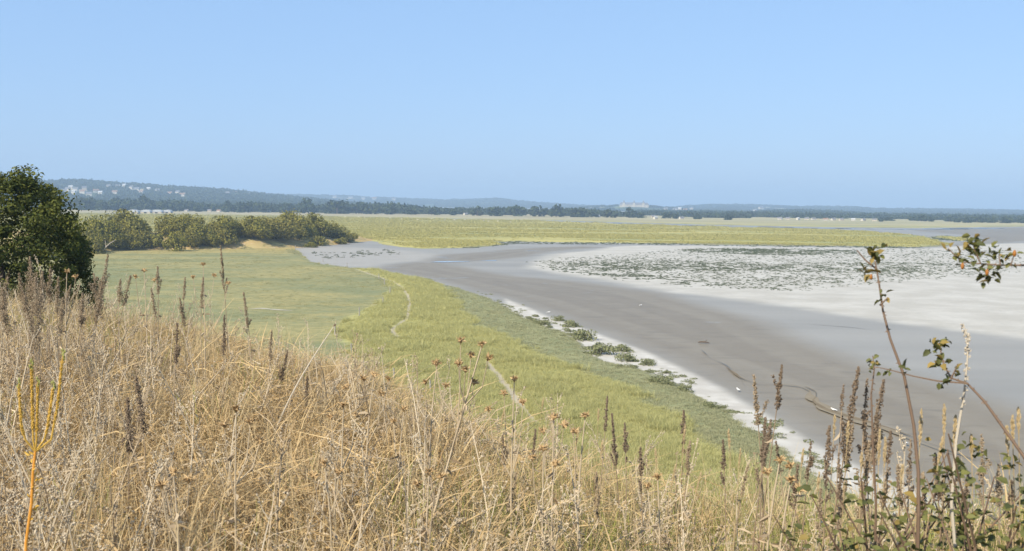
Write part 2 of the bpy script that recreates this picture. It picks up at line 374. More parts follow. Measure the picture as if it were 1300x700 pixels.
# ---- near salt meadow
def meadowmat():
    t = NT('salt_meadow_turf', .95, .1)
    big, mid, fine = t.noise(.03, 5, .6), t.noise(.22, 5, .6), t.noise(2.2, 4, .6)
    st = t.noise(1.0, 6, .65, stretch=(.035, .065, 1))
    turf = t.mix(t.ss(.36, .64, st), (.25, .265, .14), (.40, .355, .165))
    turf = t.mix(t.math('MULTIPLY', t.ss(.5, .72, mid), .6), turf, (.245, .275, .16))
    turf = t.mix(t.math('MULTIPLY', t.ss(.60, .75, big), .5), turf, (.36, .32, .16))
    turf = t.mix(t.math('MULTIPLY', t.ss(.42, .6, t.noise(.6, 4, .65)), .35), turf, (.17, .19, .085))
    turf = t.mix(t.math('MULTIPLY', t.math('MULTIPLY', t.attr('gold'), t.ss(.25, .6, t.math('ADD', st, t.math('MULTIPLY', t.math('SUBTRACT', mid, .5), .5)))), .9), turf, (.46, .36, .14))
    tall = t.mix(t.ss(.3, .7, mid), (.33, .33, .12), (.50, .47, .20))
    ter = t.mix(t.ss(.35, .65, mid), (.24, .26, .135), (.34, .34, .18)); ter = t.mix(t.math('MULTIPLY', t.ss(.62, .72, st), .6), ter, (.33, .27, .11))
    side = t.ss(-1.0, 1.0, t.attr('side'))
    c = t.mix(side, turf, ter)
    wob = t.math('ADD', t.attr('sd_tall'), t.math('MULTIPLY', t.math('SUBTRACT', mid, .5), 5.0))
    c = t.mix(t.ss(-1.2, 1.6, wob), c, tall)
    soil = t.ss(.5, -.6, t.math('ADD', t.attr('sd_edge'), t.math('MULTIPLY', t.math('SUBTRACT', fine, .5), 2.0)))
    c = t.mix(t.math('MULTIPLY', soil, .7), c, (.40, .385, .34))
    c = t.mix(t.math('MULTIPLY', t.ss(.5, .8, fine), .3), c, (.14, .16, .07))
    tr = t.ss(.56, .26, t.math('ADD', t.attr('d_path'), t.math('MULTIPLY', t.math('SUBTRACT', fine, .5), 1.3)))
    c = t.mix(tr, c, t.mix(mid, (.40, .35, .26), (.54, .49, .39)))
    t.bump(t.math('ADD', fine, mid), .6, .15)
    return t.done(c)
k = np.geomspace(38, 640, 420)
X, Y = polar(np.radians(np.linspace(-46, 40, 560)), CAM_H * FPX / k[::-1])
Z = meadow_z(X, Y); sm = sdf(MEADOW, X, Y); stl = sdf(TALL, X, Y)
LN = poly([(370, 300), (384, 322), (500, 350), (560, 400), (560, 480), (700, 600), (900, 900)])
side = np.where(X > np.interp(Y, LN[::-1, 1], LN[::-1, 0]), 3.0, -3.0)
dp = np.minimum(sdline(PATHS[0], X, Y), sdline(PATHS[1], X, Y))
sheet('salt_meadow', X, Y, Z, meadowmat(), {'sd_tall': np.clip(stl, -60, 60), 'sd_edge': np.clip(sm, -60, 60), 'gold': sstep(75, 30, sdline(np.array([q[:2] for q in RIDGE]), X, Y)), 'side': side, 'd_path': np.clip(dp + .16 * sstep(150, 300, np.hypot(X, Y)), 0, 20)}, keep=Z > -.5)

# ---- far marsh
def farmat():
    t = NT('far_marsh_turf', .95, .1)
    st = t.noise(1.0, 5, .6, stretch=(.006, .022, 1)); st2 = t.noise(1.0, 4, .6, stretch=(.02, .09, 1)); fine = t.noise(.5, 4)
    c = t.mix(t.ss(.36, .62, st), (.31, .32, .125), (.50, .445, .165))
    c = t.mix(t.math('MULTIPLY', t.ss(.52, .66, st2), .6), c, (.24, .27, .14))
    c = t.mix(t.math('MULTIPLY', t.ss(.58, .66, t.noise(1.0, 4, .6, stretch=(.004, .05, 1))), .6), c, (.30, .31, .21))
    far = t.ss(1050, 1500, t.n('ShaderNodeSeparateXYZ').outputs[0]) if False else t.attr('tan')
    c = t.mix(far, c, t.mix(t.ss(.4, .6, st), (.36, .325, .20), (.46, .405, .26)))
    edge = t.ss(4.0, -.5, t.math('ADD', t.attr('sd'), t.math('MULTIPLY', t.math('SUBTRACT', fine, .5), 6.0)))
    c = t.mix(t.math('MULTIPLY', edge, .75), c, t.mix(t.ss(.4, .6, t.noise(.25, 3)), (.24, .21, .15), (.20, .22, .12)))
    t.bump(t.math('ADD', fine, st2), .5, .4)
    return t.done(c)
k = np.concatenate([np.geomspace(3.2, 14, 90), np.geomspace(14.1, 72, 220)])
X, Y = polar(np.radians(np.linspace(-46, 46, 560)), CAM_H * FPX / k[::-1])
sA = np.maximum(sdf(FARM_A, X, Y), sdf(ISLE, X, Y)); sB = sdf(FARM_B, X, Y); s_ = np.maximum(sA, sB)
wv = fbm(X, Y, 40, 3, 51) * 9 + fbm(X, Y, 9, 2, 52) * 3
Z = np.clip((s_ + wv) * .14, -1.2, .65) + fbm(X, Y, 50, 3, 53) * .18
tan = np.clip(sstep(0, 40, sB) * (.35 + .5 * sstep(700, -600, X)) + sstep(1100, 1450, np.hypot(X, Y)) * .35, 0, 1)
FMS = dict(X=X, Y=Y, s=s_)
sheet('salt_marsh', X, Y, Z, farmat(), {'sd': np.clip(s_, -200, 200), 'tan': tan}, keep=Z > -.6)

# ---- foreground hillside
def hillmat():
    t = NT('hillside_soil', .95, .1)
    a, b = t.noise(.8, 5), t.noise(9, 5)
    c = t.mix(t.ss(.35, .65, a), (.11, .075, .04), (.22, .155, .085)); c = t.mix(t.math('MULTIPLY', t.ss(.5, .7, b), .6), c, (.36, .28, .17))
    c = t.mix(t.math('MULTIPLY', t.ss(10, 34, t.n('ShaderNodeVectorMath', operation='LENGTH').outputs['Value']), 0), c, (.2, .2, .1))
    t.bump(b, .7, .03)
    return t.done(c)
az = np.concatenate([np.linspace(-180, -46, 60), np.linspace(-44, 44, 220), np.linspace(46, 180, 60)])
X, Y = polar(np.radians(az), np.concatenate([np.linspace(.02, 2, 6), np.geomspace(2.1, 130, 190)]))
Z = hill_z(X, Y)
sheet('hillside', X, Y, Z, hillmat(), keep=Z > -.8)

# ---- headland bank
def bankmat():
    t = NT('headland_bank', .95, .1)
    a, b = t.noise(.09, 5), t.noise(.6, 5)
    c = t.mix(t.ss(.35, .65, a), (.50, .35, .16), (.46, .38, .17)); c = t.mix(t.ss(.55, .70, b), c, (.58, .46, .30))
    c = t.mix(t.math('MULTIPLY', t.ss(.56, .66, t.noise(.25, 5)), .7), c, (.22, .21, .09))
    t.bump(b, .6, .3); return t.done(c)
X, Y = polar(np.radians(np.linspace(-46, -8, 300)), np.linspace(260, 640, 200))
Z = headland_z(X, Y)
sheet('headland', X, Y, Z, bankmat(), keep=Z > -.5)

# ---- distant hills
def farhillmat():
    t = NT('far_hill_fields', .95, .1)
    a = t.noise(1.0, 3, stretch=(.0035, .0035, .0035)); v = t.n('ShaderNodeTexVoronoi'); t.nt.links.new(t.pos, v.inputs['Vector']); v.inputs['Scale'].default_value = .006
    sep = t.n('ShaderNodeSeparateColor'); t.nt.links.new(v.outputs['Color'], sep.inputs[0])
    c = t.mix(t.ss(.74, .80, sep.outputs[0]), (.07, .095, .04), (.42, .36, .20)); c = t.mix(t.ss(.80, .84, sep.outputs[1]), c, (.16, .19, .07))
    return t.done(c)
MT['farhill'] = farhillmat()
class Hill:
    def __init__(s, name, D, Wd, back, sky, trees):
        s.name, s.D, s.W, s.back, s.tr = name, D, Wd, back, trees
        P = [(math.atan2(pdir(px, py)[0], pdir(px, py)[1]), CAM_H + D * pdir(px, py)[2] / math.hypot(*pdir(px, py)[:2]) - trees) for px, py in sky]
        s.a = np.array([p[0] for p in P]); s.z = np.array([p[1] for p in P])
    def __call__(s, X, Y):
        r = np.hypot(X, Y); a = np.arctan2(X, Y); h = np.interp(a, s.a, s.z)
        p = np.where(r < s.D, sstep(0, 1, (r - (s.D - s.W)) / s.W) * .65 + .35 * np.clip((r - (s.D - s.W)) / s.W, 0, 1), 1 - .7 * sstep(0, 1, (r - s.D) / s.back))
        return -4 + (h + 4) * p + fbm(X, Y, 260, 3, 61) * 7 * np.clip(p, 0, 1) * (h > 5) * sstep(0, .5, p) * (1 - .7 * sstep(.8, 1, p))
    def build(s):
        X, Y = polar(np.linspace(s.a[0], s.a[-1], 220), np.linspace(s.D - s.W, s.D + s.back, 40))
        o = sheet(s.name, X, Y, s(X, Y), MT['farhill']); return o
H1 = Hill('wooded_hill', 4300, 1500, 900, [(-400, 236), (-150, 231), (20, 230), (60, 229), (100, 227.5), (130, 230), (165, 232), (200, 234), (250, 237), (300, 241), (345, 246), (390, 251), (440, 256), (500, 261), (540, 264)], 17)
H2 = Hill('far_hill', 7400, 1800, 900, [(250, 250), (320, 246), (380, 246), (430, 247), (470, 249), (520, 251), (560, 252.5), (600, 252), (630, 250.5), (655, 253), (680, 256), (720, 258.5), (780, 261), (850, 263), (900, 264)], 14)
H3 = Hill('far_hill', 7000, 2200, 900, [(820, 265), (850, 263), (870, 260), (900, 258.5), (940, 258.5), (990, 260), (1040, 261), (1090, 261.5), (1110, 263.5), (1160, 264), (1230, 264.5), (1300, 265.5), (1500, 266), (1800, 268)], 14)
H4 = Hill('town_hill', 4700, 900, 500, [(690, 268), (730, 264.5), (760, 262), (790, 260.5), (815, 260.5), (840, 262.5), (870, 265.5), (910, 268), (950, 269.5)], 3)
H5 = Hill('low_wooded_rise', 3700, 900, 500, [(930, 271), (955, 268), (980, 265.5), (1010, 264.8), (1040, 265.5), (1080, 267.5), (1110, 270.5), (1150, 273), (1200, 275)], 12)
HILLS = [H1, H2, H3, H4, H5]
for h in HILLS: h.build()

# ------------------------------------------------------------------ scatter of uncountable growth
def scatter(name, protos, P, rot, scl, idx, label, cat, real=False):
    c = bpy.data.collections.new(name + '_kinds')
    for i, o in enumerate(protos):
        o.name = '%s_kind_%02d' % (name, i); c.objects.link(o)
    me = bpy.data.meshes.new(name); P = np.asarray(P, np.float32)
    me.vertices.add(len(P)); me.vertices.foreach_set('co', P.ravel())
    for nm, ty, a in (('rot', 'FLOAT_VECTOR', rot), ('scl', 'FLOAT_VECTOR', scl)):
        me.attributes.new(nm, ty, 'POINT').data.foreach_set('vector', np.asarray(a, np.float32).ravel())
    me.attributes.new('idx', 'INT', 'POINT').data.foreach_set('value', np.asarray(idx, np.int32))
    o = bpy.data.objects.new(name, me); COL.objects.link(o)
    g = bpy.data.node_groups.new(name, 'GeometryNodeTree')
    g.interface.new_socket('Geometry', in_out='INPUT', socket_type='NodeSocketGeometry'); g.interface.new_socket('Geometry', in_out='OUTPUT', socket_type='NodeSocketGeometry')
    N, L = g.nodes, g.links
    gi, go = N.new('NodeGroupInput'), N.new('NodeGroupOutput'); mp = N.new('GeometryNodeMeshToPoints'); ip = N.new('GeometryNodeInstanceOnPoints'); ci = N.new('GeometryNodeCollectionInfo')
    ci.inputs['Collection'].default_value = c; ci.inputs['Separate Children'].default_value = True; ci.inputs['Reset Children'].default_value = True
    def na(nm, ty):
        x = N.new('GeometryNodeInputNamedAttribute'); x.data_type = ty; x.inputs['Name'].default_value = nm; return x.outputs[0]
    L.new(gi.outputs[0], mp.inputs['Mesh']); L.new(mp.outputs[0], ip.inputs['Points']); L.new(ci.outputs[0], ip.inputs['Instance'])
    ip.inputs['Pick Instance'].default_value = True
    L.new(na('idx', 'INT'), ip.inputs['Instance Index']); L.new(na('scl', 'FLOAT_VECTOR'), ip.inputs['Scale'])
    e2r = N.new('FunctionNodeEulerToRotation'); L.new(na('rot', 'FLOAT_VECTOR'), e2r.inputs[0]); L.new(e2r.outputs[0], ip.inputs['Rotation'])
    if real:
        rl = N.new('GeometryNodeRealizeInstances'); L.new(ip.outputs[0], rl.inputs[0]); L.new(rl.outputs[0], go.inputs[0])
    else: L.new(ip.outputs[0], go.inputs[0])
    md = o.modifiers.new('scatter', 'NODES'); md.node_group = g
    tag(o, label, cat, None, 'stuff'); return o
def rots(n, tilt=.12):
    return np.stack([rng.normal(0, tilt, n), rng.normal(0, tilt, n), rng.uniform(0, 6.283, n)], -1)
def uscl(n, lo, hi, zl=.8, zh=1.25):
    s = rng.uniform(lo, hi, n); return np.stack([s, s, s * rng.uniform(zl, zh, n)], -1)
def tuft(n, h, spread, lean, w, seg=3, hj=.4, bend=.35, mat=None, wind=(0, 0)):
    """a clump of n tapering curved blades"""
    b = rng.normal(0, spread, (n, 2)); hh = h * (1 + rng.uniform(-hj, hj, n)); an = rng.uniform(0, 6.283, n)
    ln = np.abs(rng.normal(lean, lean * .5, n)); dx = np.cos(an) * ln + wind[0]; dy = np.sin(an) * ln + wind[1]
    pa = an + rng.normal(math.pi / 2, .5, n); wx, wy = np.cos(pa) * w, np.sin(pa) * w
    V = np.zeros((n, seg + 1, 2, 3))
    for s in range(seg + 1):
        t = s / seg; x = b[:, 0] + dx * hh * t ** 1.6; y = b[:, 1] + dy * hh * t ** 1.6
        z = hh * (t - bend * ln * t * t) ; ww = (1 - t) ** .6 * .5 + .02
        V[:, s, 0] = np.stack([x - wx * ww, y - wy * ww, z], -1); V[:, s, 1] = np.stack([x + wx * ww, y + wy * ww, z], -1)
    F = []
    o_ = np.arange(n)[:, None] * (seg + 1) * 2
    for s in range(seg):
        q = np.array([s * 2, s * 2 + 1, s * 2 + 3, s * 2 + 2])[None]; F.append(o_ + q)
    tint = np.repeat(rng.uniform(0, 1, n), (seg + 1) * 2)
    return mk('tuft', V.reshape(-1, 3), np.concatenate(F), mat, None, {'tint': tint}, False, False)
def thatch(n, h, w, mat):
    """lying, criss-crossed dead stems"""
    m = MB()
    for i in range(n):
        a = random.uniform(0, 6.28); L = random.uniform(.15, .42); x, y = random.gauss(0, .14), random.gauss(0, .14); z = random.uniform(0, h)
        d = Vector((math.cos(a), math.sin(a), random.gauss(.12, .3))); p = Vector((x, y, z)); sd_ = Vector((-math.sin(a), math.cos(a), random.gauss(0, .5))).normalized() * w * random.uniform(.5, 1)
        q = p + d * L * .5 + Vector((0, 0, .03)); e = p + d * L
        m.add([p - sd_, p + sd_, q + sd_, q - sd_, e + sd_ * .2, e - sd_ * .2], [(0, 1, 2, 3), (3, 2, 4, 5)], random.random())
    return m.build('thatch', mat, None, False, False)
def deadstalk(h, nb, mat, seedy=True):
    """upright dead weed with side twigs carrying small dry husks"""
    m = MB(); lx, ly = random.gauss(0, .12), random.gauss(0, .12)
    P = lambda t: Vector((lx * h * t * t, ly * h * t * t, h * t))
    m.tube([P(t / 4) for t in range(5)], [.0058, .0052, .0042, .003, .0014], 4, random.uniform(.4, 1))
    for i in range(nb):
        t = random.uniform(.3, .98); a = random.uniform(0, 6.28); L = random.uniform(.05, .20) * (1.2 - t * .7) * h / .6
        b = P(t); e = b + Vector((math.cos(a) * .55, math.sin(a) * .55, .8)) * L
        m.tube([b, (b + e) / 2 + Vector((0, 0, -.01)), e], [.002, .0016, .001], 3, random.uniform(.3, 1))
        if seedy:
            for j in range(random.randint(3, 6)):
                q = b + (e - b) * random.uniform(.25, 1.05) + Vector((random.gauss(0, .007), random.gauss(0, .007), random.gauss(0, .007)))
                m.octa(q, random.uniform(.003, .006), random.uniform(.004, .010), random.random())
    for i in range(5):
        a = random.uniform(0, 6.28); m.leaf(P(random.uniform(.05, .6)), (math.cos(a), math.sin(a), random.uniform(-.6, .4)), random.uniform(.04, .10), .012, None, random.random())
    return m.build('dead_stalk', mat, None, False, False)

def fore_points(n, r_lo, r_over, dens=None, azr=(-37, 37)):
    a = np.radians(rng.uniform(azr[0], azr[1], n)); rc = np.interp(a, CR_A, CR_R)
    r = np.sqrt(rng.uniform(0, 1, n)) * (14 + r_over); ok = (r > r_lo) & (r < rc + r_over)
    a, r = a[ok], r[ok]; x, y = r * np.sin(a), r * np.cos(a)
    if dens is not None:
        kp = rng.uniform(0, 1, len(x)) < dens(x, y, a, r); x, y = x[kp], y[kp]
    return np.stack([x, y, hill_z(x, y) - .02], -1)
azof = lambda a: np.degrees(a)
greeny = lambda a: sstep(-9, 17, azof(a))          # the right-hand end of the brow is greener
def put(name, protos, P, lo, hi, label, cat, tilt=.15, zl=.8, zh=1.25, real=True):
    n = len(P); return scatter(name, protos, P, rots(n, tilt), uscl(n, lo, hi, zl, zh), rng.integers(0, len(protos), n), label, cat, real)
wnd = (.18, .05)
patch = lambda x, y, s, sc=1.6: fbm(x, y, sc, 3, s) * .5 + .5
P = fore_points(26000, 1.9, 5, lambda x, y, a, r: np.clip(1.9 * (patch(x, y, 71, 1.3) - .20), .12, 1) * (1 - .75 * greeny(a)))
put('dry_grass', [tuft(22, .30, .05, .55, .0055, 3, .5, .45, MT['straw'], wnd) for _ in range(5)] + [tuft(16, .42, .04, .30, .004, 3, .4, .3, MT['pale_straw'], wnd) for _ in range(3)], P, .6, 1.25,
    'mat of tan dry grass covering the brow of the slope', 'dry grass')
P = fore_points(11000, 1.9, 3, lambda x, y, a, r: np.clip(.35 + 1.5 * (patch(x, y, 77, 1.2) - .2), 0, 1) * (1 - .75 * greeny(a)))
put('fallen_straw', [thatch(30, .16, .0035, MT['straw']) for _ in range(5)] + [thatch(30, .2, .003, MT['deadweed']) for _ in range(1)], P, .8, 1.4, 'tangled fallen brown stems between the dry grass', 'dry straw', .2)
P = fore_points(7400, 2.3, 2.5, lambda x, y, a, r: np.clip((patch(x, y, 75, 1.5) - .44) * 6.0, .05, 1) * (1 - .5 * greeny(a)) * sstep(1.8, 4.0, r))
put('dead_weeds', [deadstalk(random.uniform(.36, .70), random.randint(7, 13), MT['paleweed' if i_ % 2 else 'deadweed']) for i_ in range(12)], P, .7, 1.15, 'thicket of thin grey brown dead weed stalks in dry grass', 'dead weeds', .22)
P = fore_points(27000, 1.9, 6, lambda x, y, a, r: np.clip(.05 + 1.3 * greeny(a) * (.35 + patch(x, y, 79, 1.2)) + .55 * (patch(x, y, 81, 1.1) > .58), 0, 1))
put('green_grass', [tuft(24, .30, .06, .40, .005, 3, .5, .4, MT['greengrass'], wnd) for _ in range(5)] + [tuft(10, .5, .04, .25, .004, 3, .3, .3, MT['pale_straw'], wnd) for _ in range(2)], P, .6, 1.2,
    'yellow green grass growing along the right end of the brow', 'grass')

def polar_points(n, r1, r2, az1, az2, pw=2.0):
    a = np.radians(rng.uniform(az1, az2, n)); u = rng.uniform(0, 1, n)
    r = r1 * (r2 / r1) ** u                     # density falls with distance
    return r * np.sin(a), r * np.cos(a), r
# tall band of marsh grass, terrace grass
x, y, r = polar_points(230000, 52, 420, -22, 30)
t = sdf(TALL, x, y) + fbm(x, y, 6, 3, 91) * 2.5; m = sdf(MEADOW, x, y); dpp = np.minimum(sdline(PATHS[0], x, y), sdline(PATHS[1], x, y))
wgt = sstep(-1, 1.5, t) * (m > 0.5) * sstep(.35, .7, dpp)
ok = rng.uniform(0, 1, len(x)) < wgt * np.clip(.35 + patch(x, y, 93, 8), 0, 1)
x1, y1, r1_ = x[ok], y[ok], r[ok]; P = np.stack([x1, y1, meadow_z(x1, y1) - .03], -1); n = len(P)
s = rng.uniform(.65, 1.15, n) * (1 + .9 * sstep(100, 350, r1_)); hs = (.25 + 1.25 * patch(x1, y1, 95, 6)) * (.55 + .45 * sstep(0, 4, t[ok]))
scatter('marsh_grass', [tuft(34, .48, .17, .38, .028, 3, .45, .35, MT['marshgrass'], (.30, .06)) for _ in range(6)], P, rots(n, .1), np.stack([s, s, s * hs * 1.1], -1), rng.integers(0, 6, n),
        'tall yellow green grass band beside the footpath', 'marsh grass')
ok2 = ok & (fbm(x, y, 4.5, 3, 94) > .18) & (rng.uniform(0, 1, len(x)) < .5) & (r < 260)
x1, y1 = x[ok2], y[ok2]; P = np.stack([x1, y1, meadow_z(x1, y1) - .03], -1); n = len(P); s = rng.uniform(.8, 1.4, n)
scatter('marsh_tussocks', [tuft(46, .62, .22, .42, .03, 3, .4, .4, MT['marshgrass'], (.3, .06)) for _ in range(4)], P, rots(n, .12), np.stack([s, s, s * rng.uniform(.8, 1.2, n)], -1), rng.integers(0, 4, n), 'taller shaggy tussocks standing out of the marsh grass band', 'marsh grass')
ok = (t < .5) & (m > -.3) & (rng.uniform(0, 1, len(x)) < .55) & (dpp > .8) & (x > np.interp(y, LN[::-1, 1], LN[::-1, 0]) - 6)
x1, y1, r1_ = x[ok], y[ok], r[ok]; P = np.stack([x1, y1, meadow_z(x1, y1) - .02], -1); n = len(P)
s = rng.uniform(.6, 1.2, n) * (1 + .9 * sstep(100, 350, r1_)); hs = .5 + .8 * patch(x1, y1, 97, 5)
scatter('terrace_grass', [tuft(30, .22, .20, .7, .03, 2, .5, .4, MT['marshgrey'], (.2, .05)) for _ in range(5)], P, rots(n, .1), np.stack([s, s, s * hs], -1), rng.integers(0, 5, n),
        'low grey green turf between the tall grass and the sand', 'turf')
# grazed meadow: thin short tufts
x, y, r = polar_points(60000, 60, 420, -34, 6)
ok = (sdf(MEADOW, x, y) > 1) & (sdf(TALL, x, y) < -.5) & (x < np.interp(y, LN[::-1, 1], LN[::-1, 0])) & (rng.uniform(0, 1, len(x)) < .25 + .6 * (patch(x, y, 99, 12) > .52))
x1, y1, r1_ = x[ok], y[ok], r[ok]; P = np.stack([x1, y1, meadow_z(x1, y1) - .02], -1); n = len(P)
s = rng.uniform(.5, 1.1, n) * (1 + .9 * sstep(100, 350, r1_)); 
scatter('meadow_turf', [tuft(26, .10, .26, .9, .035, 2, .5, .4, MT['meadowturf']) for _ in range(4)], P, rots(n, .05), np.stack([s, s, s], -1), rng.integers(0, 4, n), 'short grazed grey green turf of the fenced meadow', 'turf')
# far marsh grass
x, y, r = polar_points(150000, 380, 1500, -32, 28)
sA_ = np.maximum(sdf(FARM_A, x, y), sdf(ISLE, x, y)) + fbm(x, y, 40, 3, 51) * 9 + fbm(x, y, 9, 2, 52) * 3
ok = (sA_ > 3) & (rng.uniform(0, 1, len(x)) < np.clip((fbm(x * .3, y, 26, 4, 101) + .12) * 3.2, .03, 1))
x1, y1, r1_ = x[ok], y[ok], r[ok]; P = np.stack([x1, y1, np.clip(sA_[ok] * .14, -1, .65) + fbm(x1, y1, 50, 3, 53) * .18 - .05], -1); n = len(P)
s = rng.uniform(.7, 1.3, n) * np.clip(r1_ / 420, 1, 3) * 1.5
scatter('far_marsh_grass', [tuft(26, .36, .5, .5, .13, 2, .5, .4, MT['farmarsh']) for _ in range(5)], P, rots(n, .05), np.stack([s, s, s * rng.uniform(.4, .8, n)], -1), rng.integers(0, 5, n), 'yellow green grass of the wide salt marsh across the bay', 'marsh grass')
# pioneer plants dotted over the pale sand
def clump(n, r_, h, mat, sz):
    a = rng.uniform(0, 6.283, n); rr = r_ * np.sqrt(rng.uniform(0, 1, n)); z = h * rng.uniform(.1, 1, n) * np.sqrt(np.clip(1 - (rr / r_) ** 2, .05, 1))
    return leafcloud('clump', np.stack([rr * np.cos(a), rr * np.sin(a), z], -1), sz, mat)
def leafcloud(name, C, sz, mat, parent=None, link=False, flat=0.0, tint=None, aspect=.55, nrm=None, jit=.55):
    n = len(C); d = rng.normal(0, 1, (n, 3)); d[:, 2] *= (1 - flat); e = rng.normal(0, 1, (n, 3))
    if nrm is not None:                        # leaves face roughly outwards from their lobe, as foliage does
        q = nrm + rng.normal(0, jit, (n, 3)); q /= np.linalg.norm(q, axis=1)[:, None] + 1e-9
        d -= q * (d * q).sum(1)[:, None]; e = np.cross(q, d)
    d /= np.linalg.norm(d, axis=1)[:, None]
    e -= d * (e * d).sum(1)[:, None]; e /= np.linalg.norm(e, axis=1)[:, None]
    L = (np.asarray(sz) * rng.uniform(.6, 1.3, n))[:, None]
    V = np.stack([C - d * L * .5, C + e * L * aspect * .5, C + d * L * .5, C - e * L * aspect * .5], 1)
    tt = np.repeat(rng.uniform(0, 1, n) if tint is None else tint, 4)
    return mk(name, V.reshape(-1, 3), np.arange(4 * n).reshape(-1, 4), mat, parent, {'tint': tt}, False, link)
def lowclumps(name, n0, r1, r2, a1, a2, wf, lo, hi, label, mt='saltplant'):
    x, y, r = polar_points(n0, r1, r2, a1, a2); ok = rng.uniform(0, 1, n0) < wf(x, y)
    x, y, r = x[ok], y[ok], r[ok]; n = len(x); P = np.stack([x, y, np.full(n, -.02)], -1); s = rng.uniform(lo, hi, n) ** 1
    scatter(name, [clump(46, .5, .42, MT[mt], .22) for _ in range(5)], P, rots(n, .03), np.stack([s * rng.uniform(.8, 1.6, n), s, s * rng.uniform(.5, .9, n)], -1), rng.integers(0, 5, n), label, 'salt plants')
SPK = poly([(672, 334), (700, 343), (760, 350), (850, 357), (900, 366), (1000, 370), (1100, 360), (1210, 352), (1290, 345), (1290, 318), (1200, 317), (1000, 315), (880, 314.5), (800, 322), (700, 329)])
BND1 = poly([(860, 317.5), (900, 315), (1000, 316.5), (1085, 318), (1085, 323), (1000, 325), (900, 322)])
BND2 = poly([(700, 332), (800, 330), (900, 332.5), (1000, 334), (1120, 332), (1200, 335), (1240, 340), (1150, 348), (1000, 343), (850, 344), (760, 342)])
BND3 = poly([(690, 337), (740, 343), (850, 352), (930, 362), (880, 364), (800, 356), (720, 347)])
def wspk(x, y):
    cl = fbm(x, y, 4, 3, 111)
    return np.clip(sstep(-6, 10, sdf(SPK, x, y)) * (.07 + .12 * (cl > .05)) + .35 * sstep(-8, 8, sdf(BND2, x, y)) * (cl > -.12) + .3 * sstep(-4, 6, sdf(BND3, x, y)) * (cl > 0), 0, 1)
lowclumps('salt_band', 16000, 380, 560, 9, 20, lambda x, y: .9 * sstep(-3, 4, sdf(BND1, x, y)) * (fbm(x, y, 5, 3, 117) > -.08), .6, 1.25, 'dark green band of salt plants below the marsh edge')
lowclumps('salt_plants', 150000, 200, 620, -1, 32, wspk, (.4), 1.0, 'dark green salt plants dotted over the pale sand')
lowclumps('shore_tufts', 60000, 60, 330, -2, 26, lambda x, y: np.clip(.5 * sstep(-4.5, .3, sdf(MEADOW, x, y) + fbm(x, y, 5, 3, 119) * 3.5) * (sdf(MEADOW, x, y) < 1.2) * (fbm(x, y, 2.2, 2, 118) > .12), 0, 1), .35, .95, 'small grey green tufts fringing the pale shore sand', 'saltbush')
ROCKB = poly([(392, 322), (420, 318), (480, 317), (520, 320), (500, 324), (450, 327), (410, 329)])
lowclumps('bay_plants', 9000, 260, 560, -13, -4, lambda x, y: np.clip(.22 * sstep(-4, 6, sdf(ROCKB, x, y)) * (fbm(x, y, 9, 3, 113) > 0), 0, 1), .7, 1.9, 'dark weed and stones on the pale sand below the headland')
EDG = poly([(560, 318), (620, 314), (660, 310), (800, 311), (1000, 314), (1180, 316), (1180, 313), (1000, 311.5), (800, 308.5), (640, 306.5), (610, 311), (560, 314)])
lowclumps('marsh_edge_plants', 26000, 430, 680, -5, 25, lambda x, y: .35 * (sdf(EDG, x, y) > 0) * (fbm(x, y, 12, 3, 115) > -.1), .8, 2.0, 'dark plants along the eroded edge of the far marsh')
lowclumps('spit_plants', 6000, 520, 860, 20, 27, lambda x, y: .8 * (sdf(ISLE, x, y) > -4), 1.0, 2.2, 'dark plants on the low spit at the marsh tip')

# ---- woods in the distance
def blobcrown(n, w, h, sz, mat, lumps=9):
    """crown of leaf clumps on several uneven lobes"""
    C = []; D = []
    for i in range(lumps):
        a = random.uniform(0, 6.28); q = random.random() ** .5 * w * .38; cz = h * (random.uniform(.16, .80) * (1 - .45 * q / (w * .38))); rr = w * random.uniform(.12, .27)
        k_ = n // lumps; d = rng.normal(0, 1, (k_, 3)); d /= np.linalg.norm(d, axis=1)[:, None]
        rad = rr * rng.uniform(.72, 1.08, k_)[:, None]; C.append(np.array([q * math.cos(a), q * math.sin(a), cz]) + d * rad * [1, 1, min(1.2, h / w * .95)]); D.append(d + [0, 0, .25])
    C = np.concatenate(C); globals()['LOBE'] = np.concatenate(D); return C
woodkinds = []
for i in range(8):
    C = blobcrown(260, 1.0, 1.0, .2, None, 8); C[:, 2] = np.clip(C[:, 2] - .05, .03, 1.1)
    woodkinds.append(leafcloud('wood_tree', C, .20, MT['wood'], None, False, 0, None, .8, LOBE))
def wood(name, x, y, z, w, h, label):
    n = len(x); ww = w * rng.uniform(.7, 1.3, n); P = np.stack([x, y, z - 1], -1)
    scatter(name, woodkinds_for(name), P, rots(n, .05), np.stack([ww, ww, h * rng.uniform(.65, 1.2, n)], -1), rng.integers(0, 8, n), label, 'woodland')
def woodkinds_for(name):
    out = []
    for o in woodkinds: out.append(bpy.data.objects.new('k', o.data))
    return out
def belt_z(x, y): return np.zeros_like(x)
def az_px(px): return math.atan((px - 650) / FPX)
